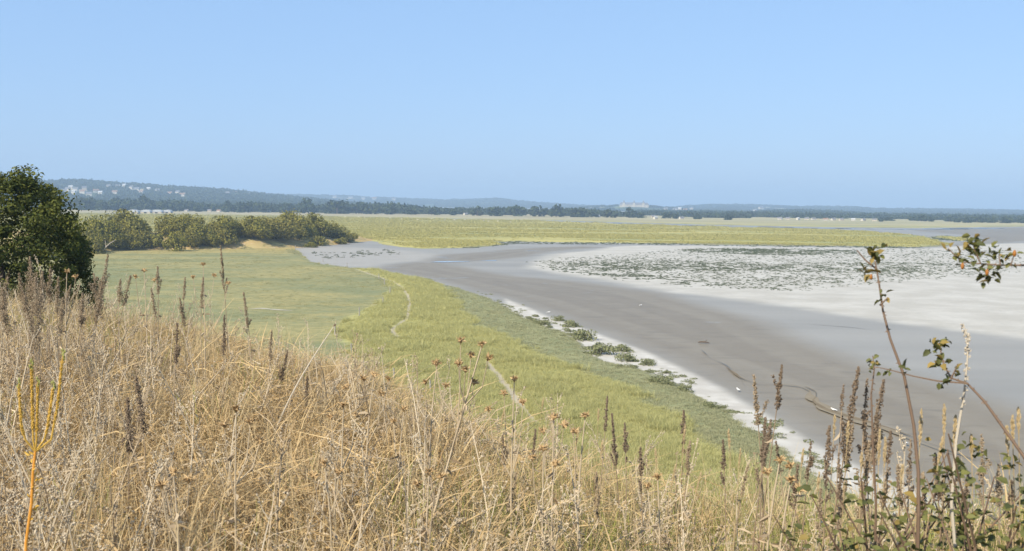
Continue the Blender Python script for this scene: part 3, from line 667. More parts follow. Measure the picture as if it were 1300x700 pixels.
# belt along the far edge of the marsh: base row (px, py) and height in metres
BELT = [(-300, 261, 36), (60, 266.5, 37), (160, 267.5, 36), (240, 268.5, 28), (330, 270, 28), (420, 271, 33), (480, 271.5, 30), (540, 272.5, 25), (600, 273, 23), (650, 274, 28), (720, 275, 27), (780, 276, 23), (812, 276.5, 13)]
bp = np.array([[*gnd(a, b), h] for a, b, h in BELT])
seg = np.hypot(*np.diff(bp[:, :2], axis=0).T); cum = np.concatenate([[0], np.cumsum(seg)])
n = 4200; u = rng.uniform(0, cum[-1], n); bx, by, bh = (np.interp(u, cum, bp[:, i]) for i in range(3))
off = rng.uniform(0, 1, n) ** 1.3 * 420; rr = np.hypot(bx, by); x, y = bx * (1 + off / rr), by * (1 + off / rr)
gap = fbm(u, u * 0, 90, 3, 121); hh = bh * (.82 + .40 * gap) * rng.uniform(.75, 1.1, n); ok = (gap > -.35) | (off > 260)
ok &= ~((off < 40) & (rng.uniform(0, 1, n) < .0))
n = ok.sum(); P = np.stack([x[ok], y[ok], np.zeros(n) - .5], -1); ww = hh[ok] * rng.uniform(.7, 1.15, n)
scatter('tree_belt', woodkinds_for('b'), P, rots(n, .05), np.stack([ww, ww, hh[ok] * .95], -1), rng.integers(0, 8, n), 'dark belt of trees along the far edge of the salt marsh', 'woodland')
def onhill(px, py, dmin=1500):
    d = pdir(px, py); k_ = math.hypot(d[0], d[1])
    for r in np.arange(dmin, 8000, 12.0):
        x, y = d[0] / k_ * r, d[1] / k_ * r; z = CAM_H + d[2] / k_ * r
        g = max([0.0] + [z1(h, x, y) for h in HILLS if h.a[0] < math.atan2(x, y) < h.a[-1] and h.D - h.W < r < h.D + h.back])
        if g >= z: return x, y, g, r
    return None
HOUSES = [(81, 245, 0), (86, 243, 1), (90, 240.5, 3), (96, 243, 0), (94, 247, 3), (107, 241.5, 1), (105, 246, 2), (113, 249, 0), (128, 248, 3), (138, 239, 1), (150, 239, 0), (158, 238, 3), (167, 240.5, 1), (174, 242.5, 0), (189, 242.5, 3), (200, 244.5, 1), (216, 248, 2), (226, 246.5, 0), (289, 248, 1), (298, 247, 2), (306, 249, 1), (318, 249.5, 1), (351, 250, 2), (232, 249.5, 2), (122, 245, 2), (146, 246.5, 2), (180, 246, 2),
          (425, 252, 1), (445, 253, 0), (461, 254, 1), (475, 254, 2), (500, 255, 1), (857, 268, 0), (863, 267.5, 3), (878, 267, 1), (870, 269, 2), (845, 268, 1), (958, 269, 0), (966, 267, 1)]
HSPOT = [onhill(px, py, 2600) for px, py, _ in HOUSES]
# woods on the hills, with clearings where the houses stand
def hillwood(name, H, n, w, h, label, dens=.55, lo=-.2):
    a = rng.uniform(H.a[0], H.a[-1], n); r = rng.uniform(H.D - H.W, H.D + 120, n); x, y = r * np.sin(a), r * np.cos(a)
    ok = fbm(x, y, 170, 3, 131) > lo; x, y = x[ok], y[ok]; z = H(x, y); ok = z > -3; x, y, z = x[ok], y[ok], z[ok]
    aa, rr_ = np.arctan2(x, y), np.hypot(x, y); keep = np.ones(len(x), bool)
    for q in HSPOT:
        if q: keep &= ~((np.abs(aa - math.atan2(q[0], q[1])) * q[3] < 20) & (rr_ > q[3] - 210) & (rr_ < q[3] + 22))
    wood(name, x[keep], y[keep], z[keep], w, h, label)
hillwood('hill_woods', H1, 14000, 30, 25, 'blue green woods covering the long hill behind the marsh', lo=-.32)
hillwood('far_hill_woods', H2, 6500, 40, 18, 'pale blue woods on the farthest hill', lo=-.25)
hillwood('eastern_woods', H3, 8000, 42, 18, 'pale blue woods and fields on the low far hills', lo=-.05)
hillwood('town_woods', H4, 900, 24, 12, 'trees around the pale hilltop town', lo=-.05)
hillwood('rise_woods', H5, 3200, 26, 15, 'woods on the low rise behind the houses', lo=-.4)
# scattered trees right of the belt on the plain
x, y, r = polar_points(6000, 1600, 3600, 7, 40); ok = (fbm(x, y, 200, 3, 141) > .25 - .75 * sstep(1700, 2300, r)) & (r > 1650) & ((x > 330) | (r > 2100))
wood('plain_trees', x[ok], y[ok], np.zeros(ok.sum()), 20, 14, 'scattered hedgerow trees on the plain beyond the marsh')
GR = [(1215, 283), (1228, 283.5), (1240, 283), (1222, 282), (1250, 283.5), (1262, 283.5), (1275, 284), (1288, 283.5), (1298, 284), (1205, 282), (1320, 284), (1180, 282), (1160, 281), (1170, 281.5), (1130, 281)]

# ------------------------------------------------------------------ trees and bushes as things
def limbed(m, h, nb, r_, spread):
    m.tube([(0, 0, -.6), (0, 0, h * .25), (.03 * h, .02 * h, h * .55), (.02 * h, -.02 * h, h * .85)], [r_ * 1.2, r_, r_ * .7, r_ * .25], 7)
    for i in range(nb):
        a = i * 2.4; t = random.uniform(.15, .5); b = Vector((0, 0, h * t)); e = Vector((math.cos(a) * spread, math.sin(a) * spread, h * random.uniform(.5, .8)))
        m.tube([b, (b + e) / 2 + Vector((0, 0, -.06 * h)), e], [r_ * .55, r_ * .35, r_ * .12], 5)
def bush_proto(w, h, n, sz, mat, trunk=True, lumps=13):
    o = bpy.data.objects.new('headland_bush', None); COL.objects.link(o)
    C = blobcrown(n, w, h, sz, None, lumps); ok = C[:, 2] > .02 * h
    leafcloud('crown', C[ok], sz, mat, o, True, .1, None, .75, LOBE[ok])
    if trunk:
        m = MB(); limbed(m, h * .8, 5, .05 * h * .6, w * .28); m.build('trunk', MT['bark'], o)
    return o
BK = [bush_proto(9, 6.6, 4200, .42, MT['bushleaf'], True, 26) for _ in range(4)] + [bush_proto(5, 4.2, 1800, .34, MT['bushleaf'], True, 18) for _ in range(2)]
used = [False] * len(BK)
def place(protos, i, loc, s, rz, label, group, cat, name=None):
    o = protos[i] if not used_get(protos, i) else copy_tree(protos[i])
    o.location = [float(c) for c in loc]; o.scale = s; o.rotation_euler[2] = rz
    if name: o.name = name
    return tag(o, label, cat, group)
_u = set()
def used_get(p, i):
    key = (id(p), i)
    if key in _u: return True
    _u.add(key); return False
# (pixel x, pixel y of crown top, pixel y of base, width px, kind)
BUSH = [(98, 284, 322, 42, 0), (126, 273, 311, 46, 1), (116, 298, 323, 34, 4), (160, 268, 304, 52, 2), (170, 276, 306, 40, 3), (168, 286, 312, 42, 1), (220, 267, 300, 42, 0), (222, 290, 320, 30, 5), (242, 269, 301, 46, 1), (250, 284, 309, 42, 2),
        (285, 270, 303, 46, 3), (284, 288, 312, 34, 4), (268, 278, 307, 42, 0), (330, 268, 299, 56, 1), (322, 276, 304, 48, 2), (350, 272, 304, 52, 0), (372, 262, 299, 42, 3), (376, 286, 305, 32, 4), (398, 271, 299, 42, 2), (415, 276, 301, 40, 1),
        (430, 283, 304, 34, 0), (443, 290, 307, 26, 5), (405, 297, 311, 26, 4), (433, 299, 310, 20, 5), (395, 305, 314, 18, 4), (60, 288, 328, 60, 2), (300, 280, 299, 30, 5), (146, 282, 310, 42, 0), (232, 276, 304, 40, 3), (262, 288, 313, 30, 2), (308, 276, 301, 36, 3), (340, 283, 303, 38, 1), (388, 281, 301, 36, 0), (150, 294, 317, 28, 5), (198, 292, 314, 26, 4), (140, 290, 317, 36, 1), (170, 292, 316, 34, 0), (240, 289, 314, 34, 3), (110, 290, 321, 36, 2)]
BL = {430: 'last full bush before the bare tip of the headland', 372: 'tallest olive bush, peaking near the end of the headland', 60: 'wide olive bush half hidden behind the big dark tree', 98: 'olive bush on the bank beside the big dark tree', 126: 'olive bush under the lone round tree', 330: 'widest olive bush above the golden bank slope'}
for i, (px, pt, pb, wpx, kd) in enumerate(BUSH):
    P2 = gnd(px, pb); d = pdir(px, pb); best = None
    for f in np.linspace(.55, 1.2, 130):                        # walk out until the line of sight meets the bank
        xx, yy = P2 * f; zz = max(z1(headland_z, xx, yy), .2); rz_ = CAM_H + d[2] * math.hypot(xx, yy) / math.hypot(d[0], d[1])
        if best is None or rz_ - zz < best[0]: best = (rz_ - zz, xx, yy, zz)
        if rz_ <= zz: break
    _, xx, yy, zz = best; dist = math.hypot(xx, yy)
    w = wpx * dist / FPX; h = (pb - pt) * dist / FPX
    bw, bh = (9, 6.6) if kd < 4 else (5, 4.2)
    place(BK, kd, (xx, yy, zz - .4), (w / bw, w / bw, h / bh * random.uniform(1.02, 1.2)), i * 1.7,
          BL.get(px, 'olive green bush growing on the headland bank') if kd < 4 else 'small olive bush at the foot of the headland bank', (None if px in BL else 'bushes on the headland') if kd < 4 else 'small bushes on the headland', 'bush')
# bare dead limbs on the bank
for (px, py, L, a) in [(131, 318, 9, .9), (165, 312, 10, 2.4), (112, 316, 7, .4)]:
    g2 = gnd(px, py + 4); m = MB(); zz = gz(*g2)
    m.tube([(0, 0, -.3), (math.cos(a) * L * .2, 0, L * .22), (math.cos(a) * L * .45, .4, L * .38), (math.cos(a) * L * .8, .2, L * .5)], [.35, .3, .22, .08], 6)
    m.tube([(math.cos(a) * L * .2, 0, L * .22), (math.cos(a) * L * .1, .5, L * .5)], [.2, .06], 5)
    o = m.build('dead_branch', MT['deadwood']); o.location = (*g2, zz); tag(o, 'bleached dead branch leaning on the headland bank', 'branch', 'dead branches on the bank')
# lone dark tree behind the headland
g2 = gnd(143, 283); lt = empty('round_tree', (*g2, gz(*g2)), label='lone dark round tree rising behind the headland bushes', cat='tree')
leafcloud('crown', blobcrown(1500, 8.5, 7.5, .6, None, 16) + [0, 0, 1.5], .5, MT['oak'], lt, True, 0, None, .75, LOBE); m = MB(); limbed(m, 6, 5, .3, 2); m.build('trunk', MT['bark'], lt)
# big evergreen at the left
TD = 52.0; tp = at(-2, 400, TD); tz = z1(hill_z, tp[0], tp[1])
bt = empty('evergreen_tree', (tp[0], tp[1], tz), label='big dense dark green tree standing at the left below the brow', cat='tree')
top = at(10, 209, TD)[2] - tz
m = MB(); limbed(m, top * .8, 11, .28, 2.6); m.build('trunk', MT['bark'], bt)
C = []; tn = []; Dn = []
for i in range(230):
    v = (i + .5) / 230; th = i * 2.39996; prof = (1 - (max(0, v - .28) / .74) ** 2.5) ** .5 * (.80 + .2 * min(1, v / .2))   # broad belly, domed top
    rr = 4.3 * prof * random.uniform(.72, 1.04); c = Vector((math.cos(th) * rr, math.sin(th) * rr, top * (.06 + .90 * v))); rs = random.uniform(.40, .85)
    kN = 380; d = rng.normal(0, 1, (kN, 3)); d /= np.linalg.norm(d, axis=1)[:, None]
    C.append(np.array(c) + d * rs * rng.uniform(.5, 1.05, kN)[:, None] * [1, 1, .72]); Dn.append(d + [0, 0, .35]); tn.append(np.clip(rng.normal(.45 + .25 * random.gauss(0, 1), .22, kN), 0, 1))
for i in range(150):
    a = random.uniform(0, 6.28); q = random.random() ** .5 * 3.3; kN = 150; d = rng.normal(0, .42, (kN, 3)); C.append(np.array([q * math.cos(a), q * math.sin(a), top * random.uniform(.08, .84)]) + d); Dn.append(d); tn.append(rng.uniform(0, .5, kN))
C = np.concatenate(C); tn = np.concatenate(tn); Dn = np.concatenate(Dn); ok = C[:, 2] > .15
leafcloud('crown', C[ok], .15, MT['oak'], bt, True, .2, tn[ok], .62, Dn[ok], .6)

# individual trees in front of the far belt
TK = []
for i in range(4):
    o = bpy.data.objects.new('belt_tree', None); COL.objects.link(o)
    leafcloud('crown', blobcrown(400, 1, 1, .2, None, 10), .17, MT['wood'], o, True, 0, None, .8, LOBE); m = MB(); m.tube([(0, 0, -.05), (0, 0, .5)], [.035, .02], 5); m.build('trunk', MT['bark'], o); TK.append(o)
SOLO = [(110, 267.5, 25, 1.2), (135, 268, 22, 1.3), (152, 268, 26, 1.2), (182, 268, 24, 1.2), (208, 269, 17, 1.3), (228, 269, 22, 1.2), (252, 269.5, 14, 1.4), (290, 270, 17, 1.2), (310, 270.5, 20, 1.2), (338, 270.5, 16, 1.4), (362, 271, 20, 1.2), (392, 271.5, 22, 1.3), (428, 272, 25, 1.3), (452, 272, 25, 1.3), (472, 272.5, 19, 1.2), (498, 273, 18, 1.2),
        (520, 273, 15, 1.3), (548, 273.5, 17, 1.2), (575, 274, 13, 1.3), (606, 274.5, 14, 1.2), (628, 275, 17, 1.2), (655, 275, 21, 1.3), (684, 275.5, 20, 1.3), (706, 276, 18, 1.2), (735, 276.5, 17, 1.3), (752, 276.5, 14, 1.2), (775, 277, 16, 1.2), (798, 277, 15, 1.2), (815, 277.5, 10, 1.3), (848, 278, 12, 1.2), (858, 278.5, 10, 1.3), (885, 279, 8, 1.3), (925, 280, 9, 1.2), (1120, 282, 7, 1.5)]
for i, (px, py, h, a) in enumerate(SOLO + [(p[0], p[1], random.uniform(7, 11), 1.5) for p in GR]):
    h *= 1.3; q = gnd(px, py); place(TK, i % 4, (*q, 0), (h * a, h * a, h * 1.05), i * 1.3, 'dark tree at the front of the tree belt beyond the marsh' if i < len(SOLO) else 'dark round tree in the group at the right end of the plain',
                           'trees edging the far belt' if i < len(SOLO) else 'trees at the right end of the plain', 'tree')

# ------------------------------------------------------------------ houses
def house(L, Wd, H, wm, rm):
    o = bpy.data.objects.new('house', None); COL.objects.link(o)
    m = MB(); m.add([(-L/2, -Wd/2, -2), (L/2, -Wd/2, -2), (L/2, Wd/2, -2), (-L/2, Wd/2, -2), (-L/2, -Wd/2, H), (L/2, -Wd/2, H), (L/2, Wd/2, H), (-L/2, Wd/2, H), (-L/2, 0, H + Wd * .42), (L/2, 0, H + Wd * .42)],
                    [(0, 1, 5, 4), (2, 3, 7, 6), (1, 2, 6, 9, 5), (3, 0, 4, 8, 7), (3, 2, 1, 0)]); m.build('wall', wm, o)
    m = MB(); e = .5; zr = H + Wd * .42 + .15
    for sgn in (-1, 1):
        y0 = sgn * (Wd / 2 + e); z0 = H - e * .8
        m.add([(-L/2 - e, y0, z0 + .1), (L/2 + e, y0, z0 + .1), (L/2 + e, 0, zr), (-L/2 - e, 0, zr), (-L/2 - e, y0, z0 + .35), (L/2 + e, y0, z0 + .35), (L/2 + e, 0, zr + .25), (-L/2 - e, 0, zr + .25)],
              [(0, 1, 2, 3), (4, 5, 6, 7), (0, 1, 5, 4), (0, 3, 7, 4), (1, 2, 6, 5)])
    rf = m.build('roof', rm, o); m = MB(); m.box((L * .3, -.5, zr - 1.2), (L * .3 + 1.2, .5, zr + 1.3)); m.build('chimney', wm, rf)
    for k_ in range(3):
        m = MB(); x = -L * .33 + k_ * L * .33; m.box((x - .6, -Wd / 2 - .06, 1.2), (x + .6, -Wd / 2 + .05, 2.8)); m.build('window', MT['dark'], o)
    return o
HK = [house(15, 9, 5.5, MT['housewhite'], MT['slate']), house(13, 9, 6, MT['housewall'], MT['slate']), house(16, 9, 5, MT['housewhite'], MT['tileroof']), house(12, 8, 6.5, MT['housewhite'], MT['sheet'])]
HL = ['white house with a slate roof', 'cream house with a slate roof', 'white house with a brown tiled roof', 'white house with a pale roof']
for i, (px, py, kd) in enumerate(HOUSES):
    q = HSPOT[i]
    if q is None: continue
    s = (1.15 if q[3] < 5200 else 1.9); g = 'left hill' if px < 360 else 'far hill' if px < 700 else 'right hills'
    place(HK, kd, (q[0], q[1], q[2] + 1.5), (s, s, s), random.uniform(-.5, .5), HL[kd] + {'left hill': ' among the trees on the long wooded hill', 'far hill': ' on the farthest blue hill', 'right hills': ' on the low hills past the hilltop town'}[g], 'houses on the ' + g, 'house')
PLH = [(237, 269.2, 0), (266, 269.4, 1), (278, 269.6, 2), (342, 270.4, 3), (591, 273.6, 0), (759, 276.5, 3), (829, 277.2, 1), (832, 279, 3), (865, 279, 0), (990, 279.5, 0), (1000, 279.8, 1), (1013, 280, 3), (1024, 280, 1), (1033, 280, 0), (1048, 280.6, 2), (1058, 280.6, 0), (1068, 281, 1), (1083, 281.2, 3), (1096, 281.2, 0), (1110, 281.6, 1)]
for i, (px, py, kd) in enumerate(PLH):
    q = gnd(px, py); place(HK, kd, (*q, 0), (.5, .5, .5), random.uniform(-.9, .9), HL[kd] + (' in front of the dark tree belt' if px < 840 else ' on the plain below the wooded rise'),
                           'houses by the tree belt' if px < 840 else 'houses on the plain', 'house')
# pale sheds beyond the headland
for i, (px, w) in enumerate([(170, 13), (186, 12), (200, 13), (213, 10)]):
    q = gnd(px, 271.5); D = math.hypot(*q); s = empty('shed', (*q, 0), label='long low shed with a pale arched roof beyond the headland', cat='shed', group='pale sheds beyond the headland'); L = w * D / FPX * .95
    m = MB(); m.box((-L / 2, -5, 0), (L / 2, 5, 2.6)); m.build('wall', MT['housewall'], s)
    m = MB(); V = []; F = []
    for a in range(9):
        w_ = math.pi * a / 8; V += [(-math.cos(w_) * (L / 2 + .4), -5.4, 2.6 + math.sin(w_) * 3.4), (-math.cos(w_) * (L / 2 + .4), 5.4, 2.6 + math.sin(w_) * 3.4)]
    F = [(2 * a, 2 * a + 2, 2 * a + 3, 2 * a + 1) for a in range(8)] + [tuple(range(0, 18, 2))[::-1], tuple(range(1, 18, 2))]
    m.add(V, F); m.build('roof', MT['sheet'], s)
    m = MB(); m.box((-1.8, -5.55, 0), (1.8, -5.45, 2.5)); m.build('door', MT['dark'], s)
# big pale building on the town hill
q = onhill(805, 263, 3500) or (*at(805, 262, 4600)[:2], 25, 4600)
tb = empty('hilltop_building', (q[0], q[1], q[2]), -.15, label='long pale building with turreted roofline crowning the town hill', cat='building')
m = MB(); m.box((-62, -10, -8), (62, 10, 11)); wl = m.build('wall', MT['housewall'], tb)
m = MB(); m.add([(-64, -12, 11.2), (64, -12, 11.2), (64, 12, 11.2), (-64, 12, 11.2), (-56, 0, 19), (56, 0, 19)], [(0, 1, 5, 4), (2, 3, 4, 5), (1, 2, 5), (3, 0, 4), (3, 2, 1, 0)]); m.build('roof', MT['slate'], tb)
for x in (-44, 0, 40):
    m = MB(); m.box((x - 5, -12.5, -8), (x + 5, -2, 17)); tw = m.build('tower', MT['housewall'], tb)
    m = MB(); m.add([(x - 6, -13.5, 17.2), (x + 6, -13.5, 17.2), (x + 6, -1, 17.2), (x - 6, -1, 17.2), (x, -7, 29)], [(0, 1, 4), (1, 2, 4), (2, 3, 4), (3, 0, 4), (3, 2, 1, 0)]); m.build('tower_roof', MT['slate'], tw)
for k_ in range(14):
    m = MB(); x = -56 + k_ * 8.6; m.box((x - 1.2, -10.2, 2), (x + 1.2, -9.9, 7)); m.build('window', MT['dark'], tb)

# ------------------------------------------------------------------ sheep, gulls, driftwood, posts, shore bushes, creeks
def sheep_proto():
    o = bpy.data.objects.new('sheep', None); COL.objects.link(o); V = []; F = []; n = 8
    prof = [(-.62, .10, .72), (-.55, .26, .70), (-.25, .33, .68), (.15, .34, .68), (.42, .28, .72), (.56, .16, .80), (.70, .12, .90), (.86, .11, .90), (.98, .06, .82)]
    for (x, r_, z) in prof:
        for k_ in range(n): w = 2 * math.pi * k_ / n; V.append((x, math.cos(w) * r_ * .85, z + math.sin(w) * r_))
    for i in range(len(prof) - 1):
        for k_ in range(n): F.append((i * n + k_, i * n + (k_ + 1) % n, (i + 1) * n + (k_ + 1) % n, (i + 1) * n + k_))
    F += [tuple(range(n))[::-1], tuple(range(8 * n, 9 * n))]; m = MB(); m.add(V, F)
    for x, y in ((-.42, .15), (-.42, -.15), (.36, .15), (.36, -.15)):
        bk = .06 if x < 0 else 0; m.tube([(x, y, .62), (x + bk - .03, y, .42), (x - bk * .6, y, .22), (x, y, 0)], [.10, .06, .04, .035], 5)
    for y in (.12, -.12): m.leaf((.76, y * .7, .98), (-.2, y, .05), .14, .07)
    m.tube([(-.6, 0, .75), (-.7, 0, .55)], [.05, .02], 4); m.build('body', MT['wool'], o, True); return o
SK = [sheep_proto()]
for i, (px, py) in enumerate([(455, 277.5), (463, 278), (478, 277.5), (495, 279), (510, 280), (523, 279), (530, 281), (548, 280), (565, 281), (577, 281.5), (590, 281), (614, 282), (620, 283), (632, 283), (648, 284), (438, 277.5)]):
    q = gnd(px, py); place(SK, 0, (*q, .72), (1.5, 1.5, 1.5), i * 2.1, 'cream woolly sheep grazing on the far salt marsh', 'sheep on the far marsh', 'sheep')
def gull_proto():
    o = bpy.data.objects.new('gull', None); COL.objects.link(o); m = MB(); pts = [(-.34, .02, .20), (-.2, .06, .21), (0, .10, .22), (.16, .09, .25), (.24, .055, .31), (.30, .06, .35), (.36, .03, .35), (.44, .008, .34)]
    m.tube([(p[0], 0, p[2]) for p in pts], [p[1] for p in pts], 7)
    for y in (.03, -.03): m.tube([(.02, y, .14), (.02, y, 0)], [.008, .008], 4)
    for y in (.09, -.09): m.leaf((.12, y, .26), (-1, y * .3, -.06), .46, .12, (0, y, .3))
    m.build('body', MT['gull'], o, True); return o
GK = [gull_proto()]
for i, (px, py) in enumerate([(813, 389), (1059, 523), (1151, 566), (696, 398), (937, 497)]):
    q = gnd(px, py); place(GK, 0, (*q, 0), (.95, .95, .95), i * 1.9 + .5, 'white gull standing on the grey tidal mud', 'gulls on the mud', 'gull')
q = gnd(893, 436); m = MB(); m.tube([(-.8, 0, .1), (-.3, .05, .2), (.3, -.05, .22), (.9, .1, .1)], [.08, .13, .12, .05], 6); m.tube([(.1, 0, .2), (.5, .3, .5)], [.07, .02], 5)
o = m.build('driftwood', MT['bark']); o.location = (*q, 0); o.rotation_euler[2] = -.4; tag(o, 'dark driftwood log lying on the open grey mud', 'driftwood')
for i, (px, py, h) in enumerate([(375, 321, 2.6), (410, 333, 1.3), (440.5, 341.5, 1.4), (481, 357, 1.4), (488, 365, 1.6), (495, 378, 1.5), (486, 391, 1.3), (456, 407, 1.5), (446, 455, 1.3), (461, 476, 1.2), (546, 508, 1.3), (500, 490, 1.2), (425, 430, 1.3)]):
    q = gnd(px, py); m = MB(); m.tube([(0, 0, -.4), (.02, 0, h * .5), (random.gauss(0, .05), random.gauss(0, .05), h)], [.11, .10, .085], 7)
    o = m.build('fence_post', MT['post']); o.location = (*q, gz(*q)); tag(o, 'weathered grey wooden post at the edge of the grazed meadow' if i else 'taller pale post at the meadow corner by the headland', 'fence post', 'fence posts round the meadow' if i else None)
SBK = []
for i in range(4):
    o = bpy.data.objects.new('shore_bush', None); COL.objects.link(o); C = blobcrown(900, 1, .55, .1, None, 16); C[:, 2] = np.abs(C[:, 2] - .05)
    leafcloud('foliage', C, .07, MT['saltbush'], o, True, .2, None, .6, LOBE); m = MB()
    for k_ in range(6): m.tube([(0, 0, -.1), (math.cos(k_) * .2, math.sin(k_) * .2, .22)], [.02, .008], 4)
    m.build('stem', MT['bark'], o); SBK.append(o)
SB = [(672, 405, 12), (680, 402, 10), (688, 412, 22), (678, 408, 14), (697, 416, 12), (692, 405, 8), (706, 421, 10), (709, 407, 20), (725, 415, 26), (722, 421, 10), (727, 426, 14), (740, 431, 36), (735, 428, 18), (760, 450, 32), (772, 443, 16), (745, 444, 16), (790, 446, 30), (797, 458, 34), (800, 468, 22), (822, 463, 24), (823, 473, 14), (846, 474, 12), (838, 490, 34), (868, 498, 26), (850, 492, 16), (905, 520, 26), (915, 518, 16), (878, 487, 6), (660, 402, 8), (786, 470, 14), (655, 396, 6), (715, 428, 8)]
for i, (px, py, wpx) in enumerate(SB):
    q = gnd(px, py); w = wpx * math.hypot(*q) / FPX; big = i == 13
    place(SBK, i % 4, (*q, max(0, z1(meadow_z, *q)) - .05), (w, w * random.uniform(.9, 1.4), w * (1.35 if big else random.uniform(.8, 1.2))), i * 2.3,
          'biggest rounded olive bush on the pale shore sand' if big else 'low grey green salt bush on the pale shore sand', None if big else 'salt bushes on the shore sand', 'bush')
q = gnd(461, 362); place(SBK, 1, (*gnd(540, 358), .2), (6, 9, 1.8), .3, 'grey brown bush at the grass edge where the bay narrows', None, 'bush')
def ribbon(name, pts, w, mat, z, label, wob=.4):
    P = poly(pts); seg = np.hypot(*np.diff(P, axis=0).T); cum = np.concatenate([[0], np.cumsum(seg)]); n = int(cum[-1] / .8) + 2; u = np.linspace(0, cum[-1], n)
    x, y = np.interp(u, cum, P[:, 0]), np.interp(u, cum, P[:, 1]); x = x + fbm(u, u * 0, 16, 3, 151) * wob * 2; y = y + fbm(u, u * 0 + 9, 16, 3, 152) * wob * 2
    tx, ty = np.gradient(x), np.gradient(y); l = np.hypot(tx, ty) + 1e-9; ww = w * np.clip(.6 + 1.3 * fbm(u + w * 31, u * 0, 9, 3, 153), .08, 1.6) * np.minimum(1, np.minimum(u, cum[-1] - u) / 4 + .1)
    V = []; 
    for s_ in (-1, 1): V.append(np.stack([x - ty / l * ww * .5 * s_, y + tx / l * ww * .5 * s_, z(x, y)], -1))
    V = np.stack(V, 1).reshape(-1, 3); i = np.arange(n - 1) * 2; F = np.stack([i, i + 1, i + 3, i + 2], -1)
    o = mk(name, V, F, mat, None, None, True); o['kind'] = 'structure'; o['label'] = label; return o
t = NT('ochre_creek_mud', .9, .05); n_ = t.noise(.6, 4); MT['creek'] = t.done(t.mix(t.ss(.3, .7, n_), (.19, .15, .10), (.24, .195, .135)))
t = NT('silt_trace', .8, .1); MT['creekbank'] = t.done(t.mix(t.ss(.3, .7, t.noise(.8, 4)), (.25, .208, .145), (.285, .242, .178)))
t = NT('crack_mud', .6, .3); MT['crack'] = t.done((.18, .165, .145))
t = NT('shallow_water', .22, .5); t.bump(t.noise(2, 3), .05, .02); MT['water'] = t.done((.34, .40, .46))
fz = lambda h: (lambda x, y: np.full_like(x, h))
CRK = [(925, 466), (945, 480), (962, 488), (990, 488), (1020, 490), (1036, 497), (1033, 508), (1050, 520), (1085, 532), (1130, 545), (1170, 562), (1230, 585)]
ribbon('creek', CRK, .7, MT['creek'], fz(.075), 'narrow ochre creek winding over the grey mud', .6)
ribbon('silt_bank', CRK[3:], 2.0, MT['creekbank'], fz(.066), 'faint ochre silt spread along the narrow creek', .9)
ribbon('mud_runnel', [(893, 444), (905, 455), (925, 466), (950, 492)], .35, MT['crack'], fz(.07), 'dark runnel running into the ochre creek', .5)
ribbon('mud_crack', [(975, 410), (1030, 412), (1080, 416), (1141, 423)], .45, MT['crack'], fz(.07), 'thin dark runnel across the bluish wet sand', .3)
MT['bare'] = plain('bare_pale_ground', (.50, .47, .38), .2, .7)
ribbon('bare_streak', [(312, 396), (335, 394.5), (352, 396), (374, 397.5)], 2.2, MT['bare'], lambda x, y: meadow_z(x, y) + .05, 'thin pale bare streak in the grazed meadow', .8)
ribbon('tide_pool', [(552, 333), (590, 332), (635, 330.5)], 5, MT['water'], fz(.075), 'thin blue pool of water where the bay narrows', 2)
ribbon('tide_channel', [(1000, 289.6), (1060, 290.2), (1110, 291.2), (1180, 291.4), (1260, 289.9)], 26, MT['water'], fz(.10), 'blue water channel behind the far marsh', 6)
ribbon('tide_channel', [(690, 280.8), (760, 282.8), (850, 285.6), (930, 287.6), (1010, 289.4)], 22, MT['water'], fz(.12), 'narrow blue channel dividing the far marsh', 6)

